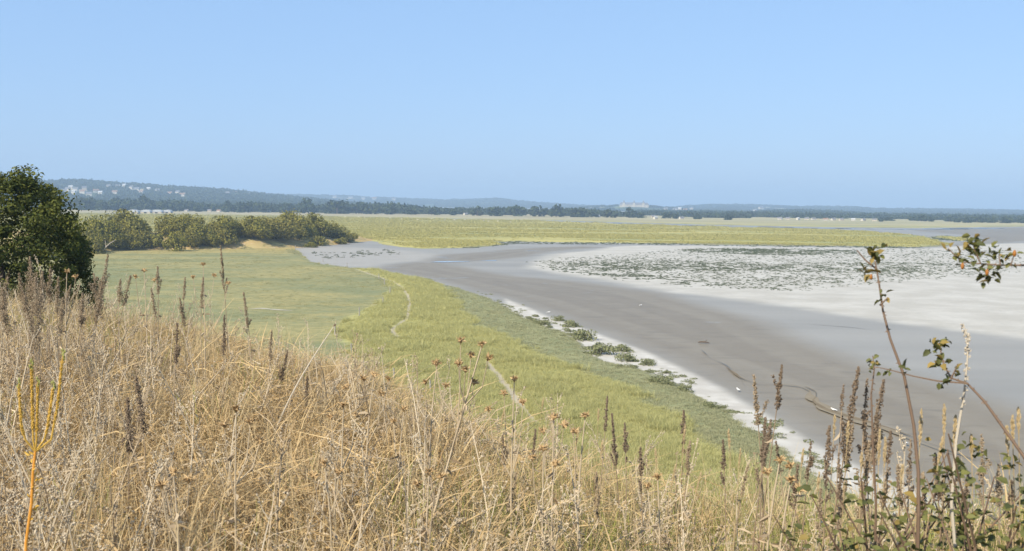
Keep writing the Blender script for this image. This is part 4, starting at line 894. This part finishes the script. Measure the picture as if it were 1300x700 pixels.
# ------------------------------------------------------------------ foreground plants, each one its own thing
def bend_curve(base, tip, sag, n=7):
    base, tip = Vector(base), Vector(tip)
    return [base.lerp(tip, t / n) + Vector((sag[0], sag[1], 0)) * math.sin(math.pi * t / n) for t in range(n + 1)]
def rooted(px, py, dist, lean=(0, 0)):
    tp_ = Vector(at(px, py, dist)); x, y = tp_.x - lean[0], tp_.y - lean[1]; return Vector((x, y, z1(hill_z, x, y) - .03)), tp_
def along(pts, t):
    f = t * (len(pts) - 1); i = min(int(f), len(pts) - 2); return pts[i].lerp(pts[i + 1], f - i), (pts[i + 1] - pts[i]).normalized()
def spike(px, py, dist, head, wid=.016, mat='seed', lean=(0, 0), sag=(0, 0), label='', group='', sparse=False):
    b, tp_ = rooted(px, py, dist, lean); o = empty('seed_spike_weed', b, label=label, cat='dry weed', group=group)
    C = bend_curve((0, 0, 0), tp_ - b, sag); L = (tp_ - b).length; m = MB(); m.tube(C, list(np.linspace(.0042, .0016, len(C))), 5, random.random()); m.build('stem', MT['stem'], o)
    m = MB(); ph = random.uniform(0, 3); wid *= 1.25; t0 = max(.1, 1 - head / L); n = int(head * (650 if sparse else 1500))
    for i in range(n):
        u = random.random(); t = t0 + (1 - t0) * u; c, d = along(C, t); env = wid * (1 - u ** 2.2 * .75) * (.45 + .75 * abs(math.sin(u * head * 70 + ph)) * random.random() ** .4)
        a = random.uniform(0, 6.28); x = d.orthogonal().normalized(); y = d.cross(x); rr = env * random.random() ** .6
        m.octa(c + (x * math.cos(a) + y * math.sin(a)) * rr, random.uniform(.002, .0046), random.uniform(.003, .0068), random.random() ** 1.2)
    for k_ in range(random.randint(0, 5)):                      # side sprays below the main head
        c, d = along(C, random.uniform(max(.1, t0 - .12), t0 + (1 - t0) * .35)); a = random.uniform(0, 6.28); e = c + Vector((math.cos(a) * .35, math.sin(a) * .35, 1)) * head * random.uniform(.25, .5)
        m.tube([c, (c + e) / 2, e], [.0014, .0012, .0008], 3, .3)
        for i in range(int(head * 260)):
            q = c.lerp(e, random.uniform(.25, 1)); m.octa(q + Vector((random.gauss(0, wid * .28), random.gauss(0, wid * .28), 0)), random.uniform(.002, .0042), random.uniform(.003, .006), random.random() ** 1.2)
    m.build('seed_head', MT[mat], o)
    for i in range(random.randint(2, 5)):
        t = random.uniform(.15, t0); c, d = along(C, t); a = random.uniform(0, 6.28); mm = MB(); mm.leaf(c, (math.cos(a), math.sin(a), random.uniform(-.8, .3)), random.uniform(.035, .08), .013, None, random.random(), .5); mm.build('dry_leaf', MT['deadweed'], o)
    return o
SPK_L = ('grey brown seed spike in the tall weed thicket at the brow by the dark tree', 'seed spikes in the thicket by the tree')
SPK_M = ('brown seed spike standing in dry grass in front of the meadow', 'seed spikes before the meadow')
SPK_R = ('brown seed spike standing up among the briars against the mud', 'seed spikes among the briars')
for a in [(38, 326, 8.2, .42, .030), (74, 352, 8.0, .26, .022), (24, 347, 8.4, .3, .028), (54, 344, 7.8, .28, .024), (10, 352, 8.2, .3, .028), (64, 338, 8.8, .3, .02), (90, 362, 8.4, .25, .02), (45, 352, 7.4, .28, .025), (3, 365, 7.4, .3, .03), (30, 372, 7.0, .3, .03), (137, 323, 9.0, .46, .024), (119, 347, 9.4, .3, .02), (130, 352, 8.4, .3, .022), (153, 354, 9.0, .2, .022), (166, 350, 9.0, .26, .026), (200, 338, 9.0, .24, .016), (228, 378, 8.4, .24, .018), (280, 312, 8.8, .28, .011), (309, 371, 8.6, .2, .015), (258, 352, 8.2, .25, .015), (192, 366, 8.2, .2, .016), (235, 352, 9.2, .2, .014), (105, 372, 7.8, .25, .02), (80, 378, 7.4, .25, .02)]:
    ln = (random.gauss(.02, .10), random.gauss(0, .08)) if a[0] != 137 else (.30, 0)
    if a[0] == 166: ln = (.18, 0)
    spike(*a[:4], a[4], 'seedgrey', ln, (random.gauss(0, .02), 0), *SPK_L)
for a in [(173, 478, 5.0, .30, .020), (162, 505, 4.8, .25, .02), (285, 400, 7.0, .28, .015), (225, 410, 6.6, .25, .016), (345, 420, 7, .2, .014), (638, 552, 6.2, .2, .013), (680, 545, 6.0, .16, .012), (771, 503, 5.6, .20, .011), (777, 525, 5.4, .22, .011), (793, 537, 5.6, .14, .011), (868, 521, 5.0, .13, .014), (876, 560, 5.0, .14, .014), (813, 568, 4.8, .14, .013), (918, 558, 5.0, .15, .011), (655, 600, 5.0, .18, .013), (757, 600, 4.6, .16, .012), (525, 560, 6.2, .2, .013), (560, 575, 5.8, .2, .013), (365, 445, 7.2, .22, .016), (390, 478, 6.8, .2, .015)]:
    spike(*a[:4], a[4], random.choice(['seedgrey', 'seed']), (random.gauss(0, .06), random.gauss(0, .05)), (random.gauss(0, .015), 0), *SPK_M)
for a in [(957, 476, 4.4, .22, .012), (993, 463, 4.2, .18, .009), (972, 530, 4.4, .17, .013), (979, 533, 4.3, .20, .013), (1053, 541, 3.6, .17, .012), (1090, 466, 3.8, .33, .016), (1101, 481, 3.9, .15, .012), (1071, 488, 4.0, .10, .008), (1122, 482, 3.8, .26, .014), (1114, 516, 3.9, .22, .012), (1131, 547, 3.8, .12, .012), (1156, 558, 3.6, .16, .012), (1187, 575, 3.5, .16, .012), (1083, 540, 3.9, .18, .013), (1104, 560, 3.7, .2, .012), (1246, 552, 3.6, .14, .011), (1268, 590, 3.4, .13, .012), (1030, 560, 4.0, .15, .012), (1013, 590, 4.2, .15, .011), (950, 590, 4.4, .14, .012), (1140, 590, 3.5, .14, .011), (1216, 580, 3.5, .12, .010), (1065, 575, 3.8, .14, .010), (1096, 520, 4.1, .18, .011), (1126, 600, 3.6, .13, .010), (1172, 600, 3.5, .14, .010), (1200, 605, 3.4, .12, .009), (1230, 600, 3.4, .13, .010), (1284, 610, 3.3, .12, .010), (1042, 620, 3.9, .12, .010), (985, 560, 4.3, .14, .010), (1075, 610, 3.7, .14, .009)]:
    spike(*a[:4], a[4], random.choice(['seed', 'seed', 'seedgrey']), (random.gauss(.02, .07), random.gauss(0, .04)), (random.gauss(0, .015), 0), *SPK_R, sparse=random.random() < .3)
# thistles
def thistle(px, py, dist, heads, label, group=None, r_=.0065, lean=(0, 0), mat='stalk', hs=.022):
    b, tp_ = rooted(px, py, dist, lean); o = empty('dry_thistle', b, label=label, cat='thistle', group=group)
    C = bend_curve((0, 0, 0), tp_ - b, (random.gauss(0, .02), 0)); m = MB(); m.tube(C, list(np.linspace(r_, r_ * .4, len(C))), 6, .6); st = m.build('stem', MT[mat], o)
    def head(p, d):
        m = MB(); p = Vector(p); d = Vector(d).normalized(); m.octa(p, hs * .55, hs * .8, .3, d); x = d.orthogonal().normalized(); y = d.cross(x)
        for i in range(26):
            a = random.uniform(0, 6.28); u = random.uniform(-.2, 1); dd = d * u + (x * math.cos(a) + y * math.sin(a)) * random.uniform(.4, 1); m.leaf(p, dd, hs * random.uniform(.9, 1.5), hs * .35, None, random.random())
        m.build('flower_head', MT['thistle'], o)
    head(tp_ - b, (0, 0, 1))
    for (hx, hy) in heads:
        hp = Vector(at(hx, hy, dist + random.uniform(-.12, .12))) - b; s_, d = along(C, max(.25, min(.9, (hp.z / max(.2, C[-1].z)) - random.uniform(.18, .38)))); mid_ = (s_ + hp) / 2 + Vector(((hp.x - s_.x) * .25, 0, -.02))
        m = MB(); m.tube([s_, mid_, hp], [r_ * .5, r_ * .38, r_ * .25], 5, random.random()); m.build('branch', MT[mat], o); head(hp, hp - mid_)
    for i in range(9):
        c, d = along(C, random.uniform(.1, .8)); a = random.uniform(0, 6.28); m = MB(); m.leaf(c, (math.cos(a), math.sin(a), random.uniform(-1, .2)), random.uniform(.03, .07), .016, None, random.random(), .6); m.build('dry_leaf', MT['deadweed'], o)
TL = ('dry branching thistle with tan heads standing in the dead grass', 'thistles in the dead grass')
thistle(612, 438, 4.6, [(585, 433), (598, 452), (620, 455), (582, 462), (602, 486), (553, 462), (591, 470)], 'tallest dry thistle with many tan heads against the green meadow', None, .0075, (.30, 0))
thistle(475, 476, 4.9, [(462, 481), (493, 482), (440, 492), (484, 500)], *TL); thistle(555, 462, 5.2, [(540, 486), (566, 490)], *TL); thistle(653, 482, 4.8, [(640, 500), (620, 520), (664, 512)], *TL)
thistle(703, 530, 4.4, [(690, 548), (716, 540)], *TL); thistle(743, 528, 4.6, [(731, 548)], *TL); thistle(183, 344, 8.4, [(172, 352), (196, 356)], *TL); thistle(85, 345, 8.2, [(96, 352)], *TL); thistle(258, 336, 8.4, [(245, 352), (272, 350), (290, 360)], *TL)
thistle(990, 585, 4.0, [(975, 600), (1003, 592)], *TL); thistle(436, 515, 4.6, [(420, 530), (452, 528)], *TL); thistle(1004, 610, 3.9, [(1015, 622)], *TL); thistle(513, 520, 5.0, [(500, 535)], *TL); thistle(300, 520, 4.2, [(285, 540), (318, 536), (330, 560)], *TL); thistle(690, 570, 4.2, [(676, 582), (705, 590)], *TL)
thistle(412, 590, 3.9, [(398, 604), (430, 600)], *TL); thistle(545, 600, 3.9, [(530, 615), (560, 606)], *TL); thistle(220, 600, 3.7, [(205, 616), (240, 610)], *TL); thistle(835, 606, 4.2, [(822, 618)], *TL)
# the orange plant
D = 3.1; b, tp_ = rooted(48, 560, D, (.02, 0)); b = Vector(at(30, 720, D - .1)); gzv = z1(hill_z, b.x, b.y); b.z = gzv - .03
op = empty('orange_plant', b, label='bright orange stem with five upright narrow spikes in the dry grass', cat='wild plant')
pt = lambda px, py: Vector(at(px, py, D)) - b
m = MB(); m.tube([Vector((-.03, 0, 0)), pt(33, 690), pt(40, 640), pt(42, 600), pt(45, 572)], [.0046, .0045, .0042, .004, .0034], 8, .6); m.build('stem', MT['orange'], op)
for (x1_, y1_, xm, ym) in [(24, 487, 27, 540), (40, 463, 41, 520), (48, 485, 47, 530), (68, 490, 61, 540), (80, 450, 73, 515)]:
    C = [pt(45, 574), pt((45 + xm) / 2 + (xm - 45) * .22, 558), pt(xm, ym), pt((xm + x1_) / 2, (ym + y1_) / 2), pt(x1_, y1_)]; m = MB(); m.tube(C, [.0028, .0028, .003, .0028, .0012], 6, .7)
    for i in range(230):
        u = random.random(); c, d = along(C, .34 + .62 * u); a = random.uniform(0, 6.28); x = d.orthogonal().normalized(); y = d.cross(x); m.octa(c + (x * math.cos(a) + y * math.sin(a)) * .0036, .0017, .003, random.random(), d)
    sp = m.build('flower_spike', MT['orangespike'], op); m = MB()
    for i in range(7): m.octa(C[-1] + Vector((random.gauss(0, .002), random.gauss(0, .002), -.012 + i * .004)), .0032, .007, random.random(), (0, 0, 1))
    m.build('bud', MT['bud'], sp)
for i in range(22):
    c = pt(random.uniform(38, 46), random.uniform(560, 660)); a = random.uniform(0, 6.28); m = MB(); m.leaf(c, (math.cos(a), math.sin(a), .5), random.uniform(.012, .03), .008, None, .4); m.build('leaf', MT['orangespike'], op)
# briars
leafme = []
for i in range(4):
    m = MB(); m.leaf((0, 0, 0), (1, 0, 0), 1, .62, (0, 0, 1), .15 + .25 * i, .3); leafme.append([m.build('leaf', MT['briarleaf'], None, True, False).data, m.build('leaf', MT['briarwarm'], None, True, False).data])
def addleaf(o, c, d, L, warm):
    x = bpy.data.objects.new('leaf', random.choice(leafme)[1 if random.random() < warm else 0]); COL.objects.link(x); x.parent = o
    x.location = c; q = Vector(d).to_track_quat('X', 'Z'); x.rotation_mode = 'QUATERNION'; x.rotation_quaternion = q @ Matrix.Rotation(random.uniform(-1.2, 1.2), 4, 'X').to_quaternion(); s = L * random.uniform(.6, 1.05); x.scale = (s, s, s)
def briar(path, dist, clusters, label, r_=.006, hips=(), twigs=(), ground=True):
    P = [Vector(at(a, b_, dist + i * .02)) for i, (a, b_) in enumerate(path)]; base = P[0].copy()
    if ground: base = Vector((P[0].x + .02, P[0].y, z1(hill_z, P[0].x, P[0].y) - .03))
    o = empty('briar', base, label=label, cat='briar'); C = ([Vector((0, 0, 0))] if ground else []) + [p - base for p in P]
    m = MB(); m.tube(C, list(np.linspace(r_, r_ * .35, len(C))), 6, .5)
    for i in range(26):
        c, d = along(C, random.uniform(.1, .95)); x = d.orthogonal(); x.rotate(Matrix.Rotation(random.uniform(0, 6.28), 3, d)); m.add([c + d * .003, c - d * .003, c + x.normalized() * .011 - Vector((0, 0, .003))], [(0, 1, 2)], .8)
    m.build('stem', MT['briarstem'], o)
    for tw in twigs:
        T = [Vector(at(a, b_, dist)) - base for a, b_ in tw]; m = MB(); m.tube(T, list(np.linspace(r_ * .5, r_ * .25, len(T))), 5, .6); m.build('twig', MT['briarstem'], o)
    for (cx, cy, n, spr, L, warm) in clusters:
        c0 = Vector(at(cx, cy, dist)) - base
        for i in range(int(n * 1.5)):
            a = random.uniform(0, 6.28); d = Vector((math.cos(a), random.gauss(0, .5), math.sin(a) * .8 + .15)); addleaf(o, c0 + Vector([max(-1.2, min(1.2, random.gauss(0, .8))) * spr for _ in range(3)]), d, L, warm)
    for (hx, hy) in hips:
        c = Vector(at(hx, hy, dist - .01)) - base; m = MB(); m.tube([c + Vector((0, 0, -.008)), c + Vector((0, 0, -.005)), c, c + Vector((0, 0, .005)), c + Vector((0, 0, .008))], [.0012, .0036, .0045, .0034, .0012], 8); m.build('rose_hip', MT['hip'], o, True)
briar([(1166, 655), (1166, 600), (1160, 540), (1148, 478), (1130, 430), (1121, 395), (1116, 360), (1111, 332)], 2.9, [(1108, 325, 10, .010, .030, .5), (1101, 346, 5, .008, .030, .6), (1122, 376, 5, .010, .026, .15), (1117, 318, 5, .012, .024, .4), (1153, 470, 3, .008, .030, 0)],
      'tall single briar cane with a leafy tip against the pale sand', .0058, [(1106, 352)], [[(1113, 342), (1098, 330), (1088, 318)], [(1117, 388), (1127, 378)]])
briar([(1330, 640), (1300, 580), (1275, 545), (1250, 510), (1228, 487), (1207, 480), (1198, 462), (1193, 440)], 2.9, [(1192, 438, 12, .016, .026, .15), (1196, 462, 8, .012, .028, .35), (1200, 488, 5, .010, .028, .1), (1184, 446, 4, .01, .024, .1), (1212, 470, 4, .012, .022, .4), (1282, 585, 8, .02, .026, .1), (1240, 570, 9, .025, .026, .2)],
      'arching briar cane bending over with a dark leaf tuft at its end', .0052, [], [[(1228, 487), (1190, 484), (1160, 478), (1130, 470), (1112, 466)], [(1207, 482), (1216, 462)]])
briar([(1400, 352), (1340, 338), (1300, 337), (1270, 337), (1245, 335), (1222, 333)], 2.6, [(1238, 312, 9, .014, .026, .3), (1244, 326, 8, .013, .026, .2), (1216, 331, 7, .012, .025, .25), (1254, 348, 10, .014, .027, .15), (1264, 322, 7, .012, .025, .2), (1273, 334, 5, .012, .024, .3), (1250, 352, 5, .010, .026, .1), (1287, 324, 5, .008, .022, .5), (1203, 314, 3, .006, .018, .8), (1232, 304, 4, .010, .022, .5)],
      'overhanging briar branch with dark leaf clusters and orange hips', .004, [(1222, 338), (1253, 346), (1288, 322)], [[(1245, 335), (1238, 320), (1234, 306)], [(1222, 333), (1210, 322), (1203, 315)], [(1270, 337), (1268, 324)], [(1255, 336), (1253, 348)], [(1283, 337), (1287, 325)]])
briar([(1112, 640), (1108, 560), (1106, 500), (1110, 468), (1108, 452)], 3.1, [(1108, 466, 7, .014, .022, .1), (1107, 458, 3, .006, .022, 0), (1125, 470, 4, .012, .02, .1)], 'short thin briar shoot with few small leaves beside the tall cane', .004)
# bramble thicket bottom right
for (cx, cy, dist, w, n, lab) in [(1160, 660, 3.1, .36, 290, 'leafy bramble clump at the foot of the tall briar cane'), (1262, 618, 3.0, .30, 290, 'taller leafy bramble clump under the arching briar'), (1060, 700, 3.4, .30, 90, 'low bramble clump in the green grass under the seed spikes'), (1212, 676, 2.9, .26, 240, 'low bramble clump between the cane and the bleached stalk'), (1110, 662, 3.3, .26, 220, 'bramble clump around the short thin briar shoot')]:
    c = Vector(at(cx, cy, dist)); b = Vector((c.x, c.y, z1(hill_z, c.x, c.y))); o = empty('bramble', b, label=lab, cat='bramble'); hh = c.z - b.z + .12
    m = MB(); tips = []
    for i in range(12):
        a = random.uniform(0, 6.28); e = Vector((math.cos(a) * w * random.uniform(.4, 1.2), math.sin(a) * w * .8, hh * random.uniform(.55, 1.1))); T = [Vector((math.cos(a) * .04, math.sin(a) * .04, -.03)), Vector((e.x * .35, e.y * .35, e.z * .7)), e]; m.tube(T, [.005, .004, .0018], 5, random.random()); tips.append(T)
    m.build('stem', MT['briarstem'], o)
    for i in range(n):
        T = random.choice(tips); c0, d = along(T, random.uniform(.35, 1)); a = random.uniform(0, 6.28); addleaf(o, c0 + Vector((random.gauss(0, .03), random.gauss(0, .03), random.gauss(0, .03))), (math.cos(a), math.sin(a), random.uniform(-.3, .6)), .036, .10)
# bleached budded stalk at the right
b, tp_ = rooted(1225, 410, 3.0, (-.10, 0)); o = empty('bleached_stalk', b, label='bleached grey bare stalk with pale buds rising between the briars', cat='dry weed'); C = [Vector((0, 0, 0))] + [Vector(at(x_, y_, 3.0)) - b for x_, y_ in [(1208, 640), (1214, 560), (1224, 500), (1228, 460), (1229, 432), (1223, 411)]]
m = MB(); m.tube(C, [.005, .0046, .004, .0032, .0026, .002, .0012], 6, .6); m.build('stem', MT['palestem'], o); m = MB()
for i in range(46):
    c, d = along(C, random.uniform(.45, 1)); a = random.uniform(0, 6.28); m.octa(c + Vector((math.cos(a), math.sin(a), 0)) * .006, .0035, .006, random.random())
m.build('bud', MT['palestem'], o)
# grass stalks with pale ears
def ear(px, py, dist, L, lean, label, group, wid=.006):
    b, tp_ = rooted(px, py, dist, lean); o = empty('grass_stalk', b, label=label, cat='grass stalk', group=group); C = bend_curve((0, 0, 0), tp_ - b, (lean[0] * -.15, 0)); m = MB(); m.tube(C, list(np.linspace(.0022, .0012, len(C))), 4, random.random()); m.build('stem', MT['pale_straw'], o); m = MB(); T = (tp_ - b).length
    for i in range(int(L * 1500)):
        u = random.random(); c, d = along(C, 1 - u * L / T); a = random.uniform(0, 6.28); x = d.orthogonal().normalized(); y = d.cross(x); m.octa(c + (x * math.cos(a) + y * math.sin(a)) * wid * random.random() * math.sin(math.pi * min(1, .15 + u * .8)), .0016, .006, random.random(), d + x * .2)
    m.build('ear', MT['pale_straw'], o)
EL = ('pale yellow grass stalk with a narrow ear among the briars', 'grass ears among the briars')
for a in [(1060, 528, 3.6, .08, .02), (1077, 536, 3.5, .08, .02), (1117, 546, 3.5, .12, 0), (1124, 556, 3.5, .10, 0), (1170, 520, 3.2, .11, .01), (1199, 514, 3.2, .10, -.03), (1213, 528, 3.1, .09, 0), (1285, 528, 3.0, .07, -.06), (1293, 518, 3.0, .07, -.05), (1278, 541, 3.0, .07, -.08), (1146, 590, 3.4, .07, .03), (1094, 575, 3.6, .07, 0), (1233, 552, 3.1, .07, -.05), (1040, 600, 3.7, .08, .03), (1197, 555, 3.2, .08, .1)]:
    ear(a[0], a[1], a[2], a[3], (a[4], 0), *EL)
EM = ('pale straw grass stalk with a narrow ear over the green meadow', 'grass ears before the meadow')
for a in [(735, 545, 4.4, .10, .10), (765, 560, 4.4, .08, .05), (832, 570, 4.2, .08, -.05), (858, 590, 4.2, .1, .1), (925, 545, 4.2, .09, -.06), (890, 600, 4.0, .09, .12), (940, 570, 4.2, .08, .03), (800, 600, 4.0, .09, -.08), (640, 520, 4.6, .09, .09), (585, 520, 4.6, .08, -.05), (520, 500, 4.8, .09, .06), (760, 520, 4.8, .06, .02), (1020, 570, 4.0, .08, .05), (690, 505, 5, .06, .08), (870, 540, 4.4, .07, .04), (405, 560, 4.2, .09, .05), (340, 540, 4.4, .1, -.06), (160, 560, 3.8, .1, .12), (250, 640, 3.3, .1, .1), (640, 640, 3.6, .11, .2)]:
    ear(a[0], a[1], a[2], a[3], (a[4], 0), *EM)
b, tp_ = rooted(425, 413, 6.6, (.45, 0)); o = empty('leaning_stalk', b, label='bleached bare stalk leaning over the meadow edge', cat='dry weed'); m = MB(); m.tube(bend_curve((0, 0, 0), tp_ - b, (-.04, 0)), list(np.linspace(.007, .003, 8)), 5, .9); m.build('stem', MT['palestem'], o); m = MB(); m.octa(tp_ - b, .01, .014, .2); m.build('seed_head', MT['seed'], o)

# ------------------------------------------------------------------ haze
t = bpy.data.materials.new('haze_air'); t.use_nodes = True; nt = t.node_tree; nt.nodes.clear()
pv = nt.nodes.new('ShaderNodeVolumePrincipled'); pv.inputs['Density'].default_value = 1.9e-4; pv.inputs['Color'].default_value = (.57, .765, .96, 1); pv.inputs['Anisotropy'].default_value = 0.0
mo = nt.nodes.new('ShaderNodeOutputMaterial'); nt.links.new(pv.outputs[0], mo.inputs['Volume'])
m = MB(); m.box((-9000, -400, -9), (9000, 9600, 170)); o = m.build('haze', t); tag(o, 'pale blue summer haze over the whole bay', 'haze', None, 'stuff')
